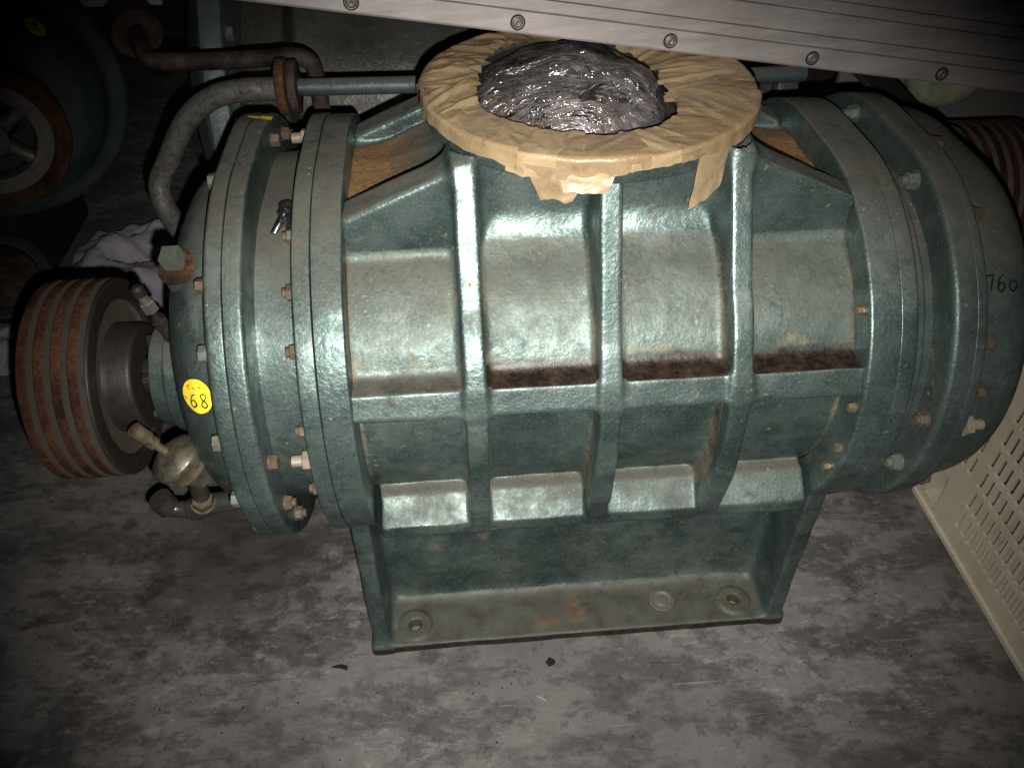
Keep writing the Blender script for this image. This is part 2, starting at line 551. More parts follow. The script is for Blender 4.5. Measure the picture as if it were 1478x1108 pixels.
def hexprism(r, h, z0=0.0, ch=0.12):
    """hex head with chamfered top, local z up"""
    vs, fs = [], []
    rings = [(z0, r), (z0 + h * (1 - ch), r), (z0 + h, r * 0.86)]
    for z, q in rings:
        for k in range(6):
            a = math.pi / 3 * k
            vs.append(Vector((q * math.cos(a), q * math.sin(a), z)))
    for i in range(2):
        for k in range(6):
            k2 = (k + 1) % 6
            fs.append((i * 6 + k, i * 6 + k2, (i + 1) * 6 + k2, (i + 1) * 6 + k))
    fs.append(tuple(range(12, 18)))
    fs.append(tuple(reversed(range(6))))
    return vs, fs

def disc(r, z0, z1, n=16):
    vs = [Vector((r * math.cos(2 * math.pi * k / n), r * math.sin(2 * math.pi * k / n), z)) for z in (z0, z1) for k in range(n)]
    fs = [(k, (k + 1) % n, n + (k + 1) % n, n + k) for k in range(n)]
    fs += [tuple(range(n, 2 * n)), tuple(reversed(range(n)))]
    return vs, fs

def zrot(d, spin=0.0):
    return Vector(d).to_track_quat('Z', 'Y') @ Matrix.Rotation(spin, 3, 'Z').to_quaternion()

def bolt_mesh(name, mat, r=0.0125, h=0.012, stud=0.0, sr=0.0065):
    parts = [disc(r * 1.1, 0, 0.002), hexprism(r, h, 0.002)]
    if stud:
        parts.append(disc(sr, h, h + stud, 12))
    v, f = merge(*parts)
    me = mesh_data(name, v, f, mat, False)
    return me

# ================================================================== the floor
def grid_floor():
    v = [(-9, -5, 0), (9, -5, 0), (9, 13, 0), (-9, 13, 0)]
    o = obj('floor', v, [(0, 1, 2, 3)], 'floor', None, False)
    tag(o, 'grey stained concrete floor under the machines', 'floor', kind='structure')
grid_floor()

# ================================================================== the green blower
CX, CY, CZ = 0.20, 1.10, 0.572
SEP = 0.05    # half distance of the two rotor bores; the casing is an obround
#                    # middle of the casing
blower = empty('blower', (CX, CY, 0), 'large green hammer painted ribbed blower with rusty belt pulley standing in the middle', 'blower')

# ---- the casting (barrel, ribs, neck, shelf, base) as one blended solid, then parted
def casting():
    h = 0.0036
    xs = np.arange(-0.196, 0.602, h, dtype=np.float32)
    ys = np.arange(0.7432, 1.4568, h, dtype=np.float32)
    zs = np.arange(-0.012, 0.932, h, dtype=np.float32)
    X, Y, Z = xs[:, None, None], ys[None, :, None], zs[None, None, :]
    YM = CY - np.abs(Y - CY)                        # front half mirrored to the back
    y2, z2 = np.meshgrid(ys, zs, indexing='ij')
    ym2 = CY - np.abs(y2 - CY)

    def rnd(a, b, r):
        return np.sqrt(np.maximum(a + r, 0) ** 2 + np.maximum(b + r, 0) ** 2) + np.minimum(np.maximum(a + r, b + r), 0) - r
    def slab(v, a, b):
        return np.abs(v - (a + b) / 2) - (b - a) / 2
    def bx(x0, x1, y0, y1, z0, z1, r):
        a, b, c = slab(X, x0, x1) + r, slab(YM, y0, y1) + r, slab(Z, z0, z1) + r
        return np.sqrt(np.maximum(a, 0) ** 2 + np.maximum(b, 0) ** 2 + np.maximum(c, 0) ** 2) + np.minimum(np.maximum(np.maximum(a, b), c), 0) - r
    def poly(px, py, pts):
        d = np.full(px.shape, 1e9, np.float32)
        s = np.ones(px.shape, np.float32)
        n = len(pts)
        for i in range(n):
            ax, ay = pts[i]
            bxx, byy = pts[i - 1]
            ex, ey = bxx - ax, byy - ay
            wx, wy = px - ax, py - ay
            t = np.clip((wx * ex + wy * ey) / (ex * ex + ey * ey), 0, 1)
            d = np.minimum(d, (wx - ex * t) ** 2 + (wy - ey * t) ** 2)
            c1, c2, c3 = py >= ay, py < byy, ex * wy > ey * wx
            s = np.where((c1 & c2 & c3) | (~c1 & ~c2 & ~c3), -s, s)
        return s * np.sqrt(d)
    def smin(a, b, k):
        hh = np.maximum(k - np.abs(a - b), 0) / k
        return np.minimum(a, b) - hh * hh * k * 0.25

    circ = np.sqrt(np.maximum(np.abs(y2 - CY) - SEP, 0) ** 2 + (z2 - CZ) ** 2)
    prims = []                                       # name, field, blend
    brad = np.where(np.abs(y2 - CY) > 0.0, 0.254 - 0.019 * np.clip((0.650 - z2) / 0.02, 0, 1), 0.254)
    barrel = rnd((circ - brad)[None], slab(X, -0.19, 0.59), 0.004)
    prims.append(('barrel', barrel, 0.01))
    # neck: wide below, narrow at the flange, its end walls sloping
    x2, zx2 = np.meshgrid(xs, zs, indexing='ij')
    sl = lambda o: [(-0.1365, 0.60), (-0.1365, 0.851 + o), (0.040, 0.928 + o), (0.040, 0.94), (0.364, 0.94), (0.364, 0.928 + o), (0.5365, 0.851 + o), (0.5365, 0.60)]
    pw = poly(x2, zx2, sl(0.0))[:, None, :]
    pin = poly(x2, zx2, sl(-0.045))[:, None, :]
    prear = poly(x2, zx2, sl(-0.022))[:, None, :]
    pw = np.where(Y < CY, pw, prear)
    outer = np.maximum(pw, -slab(X, 0.03, 0.364))
    neck = np.minimum(rnd(outer, slab(YM, 0.931, 0.985), 0.005), rnd(pin, slab(YM, 0.99, 1.3), 0.004))
    prims.append(('neck', neck, 0.010))
    prims.append(('neck_front', rnd(slab(X, 0.02, 0.374), np.maximum(slab(YM, 0.957, 1.3), slab(Z, 0.7, 0.94)), 0.004), 0.050))
    # three ring ribs, climbing straight up to the flange
    for i, (xr, ytop) in enumerate(((0.022, 0.930), (0.198, 0.888), (0.372, 0.934))):
        hull = poly(ym2, z2, [(CY, 0.60), (0.764, 0.627), (0.786, 0.681), (ytop, 0.922), (CY, 0.935)])
        low = poly(ym2, z2, [(CY, 0.60), (0.763, 0.59), (0.762, 0.53), (0.772, 0.46), (0.788, 0.405), (0.812, 0.366), (0.86, 0.335), (CY, 0.32)])
        ring = np.minimum(np.minimum(circ - 0.290, hull), low)
        prims.append(('rib%d' % i, rnd(ring[None], slab(X, xr - 0.0145, xr + 0.0145), 0.003), 0.013))
    crp = poly(ym2, z2, [(0.95, 0.645), (0.771, 0.645), (0.787, 0.681), (0.95, 0.681)])
    prims.append(('cross_rib', rnd(crp[None], slab(X, -0.16, 0.56), 0.003), 0.010))
    shp = poly(ym2, z2, [(0.95, 0.375), (0.799, 0.375), (0.797, 0.398), (0.834, 0.434), (0.95, 0.434)])
    prims.append(('shelf', rnd(shp[None], slab(X, -0.128, 0.530), 0.0025), 0.008))
    # base: plate, webs, end plates, lugs under the ribs
    plate = bx(-0.182, 0.586, 0.825, 1.2, 0.0005, 0.022, 0.004)
    web = bx(-0.16, 0.57, 0.932, 0.958, 0.0, 0.42, 0.004)
    legs = np.minimum(bx(-0.182, -0.152, 0.830, 1.3, 0.001, 0.42, 0.005), bx(0.556, 0.586, 0.830, 1.3, 0.001, 0.42, 0.005))
    base = smin(smin(plate, web, 0.03), legs, 0.022)
    for bxp in ((-0.106, 0.866), (0.504, 0.868)):
        rr = np.sqrt((X - bxp[0]) ** 2 + (YM - bxp[1]) ** 2)
        base = smin(base, rnd(rr - 0.031, slab(Z, 0.0, 0.0265), 0.002), 0.003)
    prims.append(('base', base, 0.02))
    lug = np.full(base.shape, 1e9, np.float32)
    for xr in (0.022, 0.198, 0.372):
        lug = np.minimum(lug, bx(xr - 0.011, xr + 0.011, 0.862, 0.95, 0.285, 0.40, 0.006))
    prims.append(('lug', lug, 0.008))
    D = prims[0][1]
    best = prims[0][1].copy()
    idx = np.zeros(D.shape, np.int8)
    D = np.broadcast_to(D, (len(xs), len(ys), len(zs))).astype(np.float32).copy()
    best = np.broadcast_to(best, D.shape).copy()
    idx = np.zeros(D.shape, np.int8)
    for i, (nm, f, k) in enumerate(prims[1:], 1):
        f = np.broadcast_to(f, D.shape)
        D = smin(D, f, k)
        m = f < best
        idx[m] = i
        best = np.where(m, f, best)
    # bolt holes and the bore under the flange
    for bxp in ((-0.106, 0.866), (0.504, 0.868)):
        rr = np.sqrt((X - bxp[0]) ** 2 + (YM - bxp[1]) ** 2)
        D = np.maximum(D, -np.maximum(rr - 0.0115, np.abs(Z) - 0.06))
    bore = np.sqrt((X - CX) ** 2 + (Y - CY) ** 2) - 0.115
    D = np.maximum(D, -np.maximum(bore, 0.78 - Z))
    # uneven foundry skin
    rg = np.random.default_rng(3)
    for _ in range(10):
        k = rg.normal(size=3); k /= np.linalg.norm(k)
        k *= 2 * np.pi / rg.uniform(0.035, 0.13)
        ph = rg.uniform(0, 6.28)
        D += 0.00022 * np.sin(k[0] * X + k[1] * Y + k[2] * Z + ph)

    # surface nets
    inside = D < 0
    nx, ny, nz = D.shape
    c = inside
    cnt = np.zeros((nx - 1, ny - 1, nz - 1), np.int8)
    for a in (0, 1):
        for b in (0, 1):
            for d in (0, 1):
                cnt += c[a:nx - 1 + a, b:ny - 1 + b, d:nz - 1 + d]
    act = (cnt > 0) & (cnt < 8)
    I = np.argwhere(act)
    vid = np.full(act.shape, -1, np.int32)
    vid[act] = np.arange(len(I))
    acc = np.zeros((len(I), 3)); num = np.zeros(len(I))
    corners = [(a, b, d) for a in (0, 1) for b in (0, 1) for d in (0, 1)]
    val = {q: D[I[:, 0] + q[0], I[:, 1] + q[1], I[:, 2] + q[2]] for q in corners}
    for q in corners:
        for ax in range(3):
            if q[ax] == 0:
                q2 = list(q); q2[ax] = 1; q2 = tuple(q2)
                va, vb = val[q], val[q2]
                m = (va < 0) != (vb < 0)
                t = np.where(m, va / np.where(m, va - vb, 1), 0)
                p = np.zeros((len(I), 3)); p += q
                p[:, ax] += t
                acc[m] += p[m]; num[m] += 1
    G = I + acc / num[:, None]
    def samp(P):
        Q = np.clip(P, 0, np.array(D.shape) - 1.001)
        i0 = Q.astype(int); f = Q - i0
        r = 0
        for q in corners:
            w = np.prod(np.where(np.array(q) == 1, f, 1 - f), axis=1)
            r = r + w * D[i0[:, 0] + q[0], i0[:, 1] + q[1], i0[:, 2] + q[2]]
        return r
    def grad(P, e=0.6):
        g = np.zeros_like(P)
        for ax in range(3):
            dv = np.zeros(3); dv[ax] = e
            g[:, ax] = (samp(P + dv) - samp(P - dv)) / (2 * e)
        return g
    for _ in range(2):
        g = grad(G)
        st = (samp(G) / np.maximum((g * g).sum(1), 1e-7))[:, None] * g
        l = np.linalg.norm(st, axis=1, keepdims=True)
        G -= st * np.minimum(1, 0.5 / np.maximum(l, 1e-6))
    N = grad(G, 0.9)
    N /= np.maximum(np.linalg.norm(N, axis=1, keepdims=True), 1e-9)
    Vw = np.stack([xs[0] + G[:, 0] * h, ys[0] + G[:, 1] * h, zs[0] + G[:, 2] * h], 1)
    quads = []
    for ax in range(3):
        o1, o2 = [(1, 2), (2, 0), (0, 1)][ax]
        sl0 = [slice(1, -1)] * 3; sl1 = [slice(1, -1)] * 3
        sl0[ax] = slice(0, -1); sl1[ax] = slice(1, None)
        a, b = inside[tuple(sl0)], inside[tuple(sl1)]
        E = np.argwhere(a != b)
        flip = a[a != b]
        base_i = E.copy()
        for k in range(3):
            if k != ax:
                base_i[:, k] += 1
        def cell(d1, d2):
            q = base_i.copy(); q[:, o1] -= d1; q[:, o2] -= d2
            return vid[q[:, 0], q[:, 1], q[:, 2]]
        Q = np.stack([cell(1, 1), cell(0, 1), cell(0, 0), cell(1, 0)], 1)
        Q[~flip] = Q[~flip][:, ::-1]
        quads.append(Q)
    Q = np.concatenate(quads)
    Q = Q[(Q >= 0).all(1)]
    # which primitive each face belongs to
    ctr = np.rint(G[Q].mean(1)).astype(int)
    ctr = np.clip(ctr, 0, np.array(D.shape) - 1)
    fid = idx[ctr[:, 0], ctr[:, 1], ctr[:, 2]]
    # dirt that has its own shape, plus contact shade painted on the base edge
    x, y, z = Vw.T
    ss = lambda a, b, v: np.clip((v - a) / (b - a), 0, 1)
    rad = np.hypot(np.maximum(np.abs(y - CY) - SEP, 0), z - CZ)
    front = y < 1.0
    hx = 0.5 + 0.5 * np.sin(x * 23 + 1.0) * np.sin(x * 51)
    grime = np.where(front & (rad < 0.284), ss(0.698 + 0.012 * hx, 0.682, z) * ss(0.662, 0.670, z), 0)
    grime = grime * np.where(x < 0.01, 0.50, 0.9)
    grime = np.maximum(grime, np.where((z < 0.019) & (y < 0.86), 1.3 * ss(0.023, 0.014, z), 0))  # contact shadow darkened into the base plate's lower front edge, besides its grime
    grime = np.maximum(grime, np.where((z < 0.03) & (y < 0.93), 0.40, 0))
    grime = np.maximum(grime, np.where((z < 0.08), 0.38, 0))
    lime = np.where(front & (rad < 0.265), ss(0.684, 0.694, z) * ss(0.748, 0.692, z) * 0.62 * (0.45 + 0.55 * hx), 0)
    rust = np.zeros_like(x)
    sw = (y > 0.987) & (y < 1.2) & (z > 0.74)
    edge = np.minimum(np.abs(x + 0.136), np.abs(x - 0.536))
    rust = np.where(sw, np.maximum(ss(0.17, 0.0, edge) ** 1.1 * 1.1, 0.15), rust)
    for (px_, py_, pz_, rr_) in ((-0.06, 0.932, 0.17, 0.045), (0.42, 0.932, 0.24, 0.06), (0.2, 0.87, 0.022, 0.07), (0.14, 0.85, 0.022, 0.05), (0.5, 0.87, 0.022, 0.06), (-0.1, 0.87, 0.022, 0.05), (0.03, 0.932, 0.19, 0.03), (0.29, 0.932, 0.21, 0.03)):
        d = np.sqrt((x - px_) ** 2 + (y - py_) ** 2 + (z - pz_) ** 2)
        rust = np.maximum(rust, ss(rr_, 0.0, d) * 0.62)
    bay = np.min([np.abs(x - q) for q in (-0.136, 0.008, 0.036, 0.184, 0.212, 0.358, 0.386, 0.536)], axis=0)
    rust = np.maximum(rust, np.where(front & (rad < 0.27) & (z > 0.40), ss(0.014, 0.0, bay) * 0.52, 0))
    grime = np.maximum(grime, np.where(front & (rad < 0.268) & (z > 0.66) & (z < 0.80), ss(0.011, 0.0, bay) * 0.55, 0))
    film = np.where(front & (rad < 0.262) & (z > 0.66), 0.55 + 0.45 * ss(0.70, 0.78, z), 0)
    film = np.maximum(film, np.where(z < 0.03, 0.75, 0))
    names = {'barrel': 'casing_barrel', 'neck': 'neck', 'neck_front': 'neck', 'rib0': 'rib', 'rib1': 'rib', 'rib2': 'rib', 'cross_rib': 'cross_rib', 'shelf': 'shelf', 'base': 'base', 'lug': 'base'}
    off = np.array(blower.location)
    done = set()
    groups = {}
    back_half = Vw[Q].mean(1)[:, 1] > CY
    for i, (nm, f, k) in enumerate(prims):
        key = nm if nm.startswith('rib') else names[nm]
        groups.setdefault(key, []).append(i)
    todo = []
    for key, ids in groups.items():
        sel = np.isin(fid, ids)
        if key in ('shelf', 'cross_rib'):
            todo += [(key, sel & ~back_half), (key, sel & back_half)]
        else:
            todo.append((key, sel))
    for key, sel in todo:
        F = Q[sel]
        if not len(F):
            continue
        used = np.unique(F)
        rem = np.full(len(Vw), -1, np.int32); rem[used] = np.arange(len(used))
        me = bpy.data.meshes.new(key.rstrip('012'))
        me.vertices.add(len(used))
        me.vertices.foreach_set('co', (Vw[used] - off).astype(np.float32).ravel())
        me.loops.add(len(F) * 4)
        me.loops.foreach_set('vertex_index', rem[F].ravel())
        me.polygons.add(len(F))
        me.polygons.foreach_set('loop_start', np.arange(0, len(F) * 4, 4))
        me.polygons.foreach_set('loop_total', np.full(len(F), 4))
        me.polygons.foreach_set('use_smooth', np.ones(len(F), bool))
        me.update(calc_edges=True)
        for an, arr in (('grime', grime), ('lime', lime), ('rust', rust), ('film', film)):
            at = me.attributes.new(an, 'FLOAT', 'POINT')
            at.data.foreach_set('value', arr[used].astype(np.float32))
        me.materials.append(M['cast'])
        me.normals_split_custom_set_from_vertices([tuple(v) for v in N[used]])
        nm = 'rib' if key.startswith('rib') else key
        link(nm, me, blower)
casting()

AX = (1, 0, 0)
def blathe(name, prof, mat='paint', cy=CY, cz=CZ, r=0.004, parent=blower, n=112, wob=0.0012, sep=None):
    sep = (SEP if cy == CY else 0.0) if sep is None else sep
    v, f = lathe(round_profile(prof, r), (0, cy, cz), AX, n, False, wob, sep)
    return obj(name, v, f, mat, parent)

# ---- left end: casing flange, end plate, recess, cover flange, bearing cover
blathe('casing_flange', [(-0.136, 0.239), (-0.136, 0.296), (-0.138, 0.298), (-0.1742, 0.2985), (-0.1748, 0.2975), (-0.1748, 0.239)], r=0.003)
blathe('end_plate', [(-0.1757, 0.229), (-0.1757, 0.299), (-0.1765, 0.300), (-0.197, 0.3), (-0.199, 0.298), (-0.199, 0.229)], r=0.003)
blathe('spacer_ring', [(-0.197, 0.247), (-0.262, 0.243)], wob=0)
blathe('cover_flange', [(-0.257, 0.219), (-0.257, 0.299), (-0.261, 0.303), (-0.2812, 0.3025), (-0.2818, 0.3015), (-0.2818, 0.219)], r=0.004)
blathe('cover_flange', [(-0.2826, 0.169), (-0.2826, 0.302), (-0.2834, 0.3035), (-0.302, 0.303), (-0.306, 0.299), (-0.306, 0.169)], r=0.004)
blathe('bearing_cover', [(-0.304, 0.264), (-0.316, 0.263), (-0.343, 0.254), (-0.369, 0.233), (-0.388, 0.197), (-0.401, 0.147), (-0.408, 0.08)], 'paint', 1.085, 0.563, 0.02, sep=0.02)
PY, PZ = 1.035, 0.529                               # the drive shaft
blathe('bearing_cap', [(-0.390, 0.092), (-0.437, 0.092), (-0.438, 0.084), (-0.462, 0.082), (-0.462, 0.05)], 'paint', PY, PZ, 0.004, n=72)
blathe('shaft', [(-0.44, 0.042), (-0.475, 0.042), (-0.476, 0.03), (-0.6, 0.03), (-0.6, 0.0)], 'dirty_steel', PY, PZ, 0.002, n=48)

# ---- right end
blathe('casing_flange', [(0.536, 0.239), (0.536, 0.295), (0.539, 0.298), (0.5772, 0.2985), (0.5778, 0.2975), (0.5778, 0.239)], r=0.003)
blathe('end_plate', [(0.5786, 0.229), (0.5786, 0.296), (0.5794, 0.297), (0.600, 0.297), (0.603, 0.294), (0.603, 0.229)], r=0.003)
blathe('spacer_ring', [(0.600, 0.267), (0.628, 0.267), (0.632, 0.254), (0.66, 0.254)], 'paint_dark', wob=0)
blathe('cover_flange', [(0.646, 0.219), (0.646, 0.297), (0.651, 0.303), (0.6766, 0.3025), (0.6772, 0.3015), (0.6772, 0.219)], 'paint_dark', r=0.005)
blathe('cover_flange', [(0.678, 0.219), (0.678, 0.3005), (0.6788, 0.3015), (0.691, 0.301), (0.694, 0.298), (0.694, 0.219)], 'paint_dark', r=0.003)
gear = blathe('gear_cover', [(0.69, 0.281), (0.748, 0.2785), (0.772, 0.270), (0.786, 0.252), (0.794, 0.17), (0.797, 0.0)], 'paint_dark', r=0.014)

# ---- bolts of the end joints
def ring_bolts(x, rad, angs, dirx, me, spin0=0.2, cy=CY, cz=CZ):
    off = Vector(blower.location)
    out = []
    for k, a in enumerate(angs):
        sp = SEP * (1 if math.cos(R(a)) > 0 else -1) if cy == CY else 0.0
        p = Vector((x, cy - sp - rad * math.cos(R(a)), cz + rad * math.sin(R(a)))) - off
        out.append(link('bolt', me, blower, p, zrot((dirx, 0, 0), spin0 + k * 0.7)))
    return out
b_rust = bolt_mesh('bolt', 'bolt', 0.0105, 0.010)
b_paint = bolt_mesh('bolt', 'bolt_paint', 0.0112, 0.010)
b_stud = bolt_mesh('bolt', 'bolt', 0.0108, 0.009, 0.007)
b_nut = bolt_mesh('bolt', 'bolt_paint', 0.0125, 0.011, 0.010, 0.007)
b_big = bolt_mesh('bolt', 'zinc', 0.0135, 0.012, 0.016, 0.008)
ring_bolts(-0.199, 0.270, (68, 51, 35, 12, -12, 125, 150, 180, 210, 240, 270, 300, -40), -1, b_stud)
ring_bolts(-0.199, 0.273, (100, 2), -1, b_big)
ring_bolts(-0.257, 0.272, (-20, -36, 120, 160, 200, 240, 280), 1, b_stud)
ring_bolts(-0.257, 0.272, (2, 100), 1, b_rust)
ring_bolts(-0.306, 0.285, (88, 36, 12, -10, 110, 150, 200, 240, 280, -35), -1, b_paint)
ring_bolts(-0.306, 0.285, (53,), -1, b_rust)
ring_bolts(0.646, 0.278, (77, 100, 140, 180, 220, 260, 300, -17, -45), -1, b_nut)
ring_bolts(0.646, 0.279, (4,), -1, b_stud)
ring_bolts(0.694, 0.291, (28, 14, 62, 90, 130, 170, 220, 260, 300, -25), 1, b_rust)
ring_bolts(0.694, 0.291, (3,), 1, b_big)
b_small = bolt_mesh('bolt', 'brass', 0.007, 0.007)
ring_bolts(0.536, 0.279, (-16, -6, 10, 38), -1, b_small)
cap_b = bolt_mesh('bolt', 'dirty_steel', 0.009, 0.010)
ring_bolts(-0.462, 0.066, (-25, 35, 95, 155, 215, 275), -1, cap_b, cy=PY, cz=PZ)

# ---- belt pulley
PUL = blathe('pulley', [(-0.524, 0.122), (-0.5163, 0.126), (-0.5160, 0.153), (-0.5185, 0.1555), (-0.521, 0.1555)], 'dirty_steel', PY, PZ, 0.001, wob=0)
x = -0.521
pitch = 0.0232
for k in range(4):
    blathe('belt_groove', [(x, 0.1555), (x - 0.0042, 0.141), (x - 0.0056, 0.141), (x - 0.0098, 0.1555)], 'groove', PY, PZ, 0.0006, PUL, wob=0)
    blathe('land', [(x - 0.0098, 0.1556), (x - 0.0112, 0.1566), (x - pitch + 0.0012, 0.1566), (x - pitch, 0.1556)], 'rust_red', PY, PZ, 0.0008, PUL, wob=0.0006)
    x -= pitch
blathe('rim', [(x, 0.1555), (x - 0.0025, 0.152), (x - 0.0025, 0.124), (-0.575, 0.12), (-0.575, 0.05)], 'rust_red', PY, PZ, 0.001, PUL, wob=0)
blathe('web', [(-0.523, 0.1225), (-0.527, 0.118), (-0.528, 0.072), (-0.528, 0.03)], 'groove', PY, PZ, 0.003, PUL, wob=0)
blathe('hub', [(-0.530, 0.088), (-0.520, 0.086), (-0.490, 0.084), (-0.486, 0.080), (-0.486, 0.035)], 'dirty_steel', PY, PZ, 0.003, PUL, wob=0)

# ---- nozzle flange
def upring(name, prof, mat, parent=blower, n=112, cx=CX, cy=CY):
    v, f = lathe(round_profile(prof, 0.003), (cx, cy, 0), (0, 0, 1), n)
    return obj(name, v, f, mat, parent)
NZ = 0.950
upring('nozzle_flange', [(0.918, 0.10), (0.918, 0.226), (NZ, 0.226), (NZ, 0.162)], 'paint')
upring('nozzle_bore', [(NZ, 0.162), (0.916, 0.158), (0.916, 0.116), (0.80, 0.114)], 'black')

# ---- plug, grease nipple and drain cup on the bearing cover
def local_part(name, parts, pos, direction, mat, parent=blower, spin=0.0, smooth=False):
    v, f = merge(*parts)
    me = mesh_data(name, v, f, mat, smooth)
    if smooth:
        sharp(me)
    return link(name, me, parent, Vector(pos) - wloc(parent), zrot(direction, spin))

def zl(prof, n=32):
    v, f = lathe(prof, (0, 0, 0), (0, 0, 1), n)
    return v, f
pd = Vector((-0.16, -0.30, 0.90)).normalized()
pb = Vector((-0.354, 0.958, 0.762))
plug = local_part('filler_boss', [zl([(-0.09, 0.036), (0.012, 0.027), (0.020, 0.024), (0.021, 0.0)])], pb, pd, 'paint', smooth=True)
def sub(name, parts, z, direction, mat, parent, spin=0.0, smooth=False):
    v, f = merge(*parts)
    me = mesh_data(name, v, f, mat, smooth)
    if smooth:
        sharp(me)
    o = link(name, me, parent, (0, 0, z))
    o.rotation_euler = (0, 0, spin)
    return o
sub('collar', [zl([(0.0, 0.025), (0.003, 0.029), (0.006, 0.029), (0.009, 0.023), (0.010, 0.0)])], 0.018, None, 'rust', plug, smooth=True)
sq = box(-0.0115, 0.0115, -0.0115, 0.0115, 0.0, 0.022)
sub('square_head', [sq], 0.030, None, 'bolt_paint', plug, 0.35)
nd = Vector((-0.20, -0.10, 0.97)).normalized()
nip = local_part('grease_nipple', [zl([(-0.02, 0.010), (0.03, 0.009), (0.031, 0.006), (0.055, 0.006), (0.056, 0.0)], 16), hexprism(0.012, 0.014, 0.012)], (-0.428, 1.012, 0.632), nd, 'dirty_steel')
sub('hex_body', [hexprism(0.0115, 0.018, 0), zl([(0.018, 0.008), (0.03, 0.0075), (0.031, 0.0)], 16)], 0.044, None, 'steel', nip)
sub('black_cap', [zl([(0.0, 0.0095), (0.012, 0.0095), (0.016, 0.006), (0.017, 0.0)], 16)], 0.074, None, 'dark_rubber', nip)

# drain cup with a stem, elbow below
vd = Vector((-0.44, -0.10, 0.89)).normalized()
vp = Vector((-0.410, 0.845, 0.535))
cup = local_part('drain_cup', [zl([(-0.066, 0.0), (-0.064, 0.016), (-0.044, 0.022), (-0.034, 0.030), (-0.012, 0.031), (-0.010, 0.038), (-0.003, 0.039), (0.000, 0.0375), (0.010, 0.022), (0.016, 0.010), (0.016, 0.0)], 40)], vp, vd, 'nickel', smooth=True)
sub('stem', [zl([(0, 0.0065), (0.022, 0.006), (0.023, 0.0095), (0.030, 0.0095), (0.031, 0.0055), (0.036, 0.0055), (0.037, 0.0105), (0.062, 0.0105), (0.064, 0.0)], 20)], 0.012, None, 'brass', cup, smooth=True)
sub('clip_ring', [zl([(-0.003, 0.031), (0.003, 0.031), (0.003, 0.0345), (-0.003, 0.0345), (-0.003, 0.031)], 32)], -0.026, None, 'brass', cup, smooth=True)
def wtube(name, pts, r, mat, parent=blower, n=14, sub_=6, caps=True):
    P = smooth_path(pts, sub_)
    v, f = tube(P, r, n, caps)
    return obj(name, v, f, mat, parent)
wtube('clip_wire', [(-0.374, 0.842, 0.545), (-0.362, 0.842, 0.535), (-0.362, 0.846, 0.518), (-0.374, 0.848, 0.508)], 0.0016, 'nickel', n=8)
wtube('drain_elbow', [(-0.398, 0.862, 0.49), (-0.404, 0.875, 0.44), (-0.410, 0.885, 0.405), (-0.418, 0.892, 0.372), (-0.442, 0.895, 0.362), (-0.468, 0.895, 0.368), (-0.478, 0.892, 0.395)], [0.012] * 6 + [0.014] * 8 + [0.018] * 10 + [0.014] * 7 + [0.019] * 6, 'oily')
wtube('drain_pipe', [(-0.415, 0.895, 0.372), (-0.375, 0.915, 0.355), (-0.335, 0.935, 0.35), (-0.29, 0.96, 0.35)], 0.017, 'oily')
nutm = bolt_mesh('nut', 'bolt', 0.017, 0.018)
link('nut', nutm, blower, Vector((-0.412, 0.885, 0.385)) - wloc(blower), zrot((0.2, -0.3, 0.9)))

# ---- oil pipe looping from the bearing cover up and along the back
wtube('oil_pipe', [(-0.385, 1.22, 0.640), (-0.440, 1.29, 0.600), (-0.497, 1.36, 0.618), (-0.514, 1.392, 0.665), (-0.486, 1.40, 0.715), (-0.437, 1.40, 0.785), (-0.385, 1.40, 0.823), (-0.335, 1.40, 0.834), (-0.290, 1.40, 0.835), (-0.250, 1.40, 0.8355)], 0.0195, 'grey_pipe')
wtube('oil_pipe', [(-0.252, 1.40, 0.836), (0.1, 1.40, 0.832), (0.45, 1.40, 0.828), (0.64, 1.40, 0.83)], 0.0145, 'paint_old')
v, f = lathe(round_profile([(-0.272, 0.0), (-0.272, 0.045), (-0.256, 0.046), (-0.256, 0.0)], 0.003), (0, 1.40, 0.838), AX, 40)
obj('pipe_flange', v, f, 'rust', blower)
v, f = lathe(round_profile([(-0.253, 0.0), (-0.253, 0.043), (-0.238, 0.043), (-0.238, 0.0)], 0.003), (0, 1.40, 0.838), AX, 40)
obj('pipe_flange', v, f, 'rust_pipe', blower)

# ---- base plug
v, f = lathe(round_profile([(0.0, 0.0235), (0.0245, 0.0235), (0.0245, 0.0185), (0.0225, 0.018), (0.0225, 0.011), (0.024, 0.010), (0.024, 0.0)], 0.001), (0.366, 0.878, 0), (0, 0, 1), 32)
obj('base_plug', v, f, 'steel', blower)

# ---- writing: strokes laid on a round surface
def strokes(lines, place, width, lift=0.0006):
    """place(u,v) -> (point, normal); each line becomes a narrow raised ribbon"""
    vs, fs = [], []
    for ln in lines:
        P = smooth_path([(a, b, 0) for a, b in ln], 5) if len(ln) > 2 else [Vector((ln[0][0], ln[0][1], 0)), Vector((ln[1][0], ln[1][1], 0))]
        o = len(vs)
        for i, p in enumerate(P):
            d = P[min(i + 1, len(P) - 1)] - P[max(i - 1, 0)]
            s = Vector((-d.y, d.x, 0)).normalized() * width * 0.5 * (0.75 + 0.5 * math.sin(math.pi * (i + 1) / (len(P) + 1)))
            for q in (p - s, p + s):
                c, nrm = place(q.x, q.y)
                vs.append(c + nrm * lift)
        for i in range(len(P) - 1):
            a = o + 2 * i
            fs.append((a, a + 1, a + 3, a + 2))
    return vs, fs
D6 = [(0.78, 0.98), (0.40, 0.80), (0.15, 0.40), (0.20, 0.08), (0.50, 0.0), (0.80, 0.20), (0.70, 0.48), (0.40, 0.50), (0.20, 0.30)]
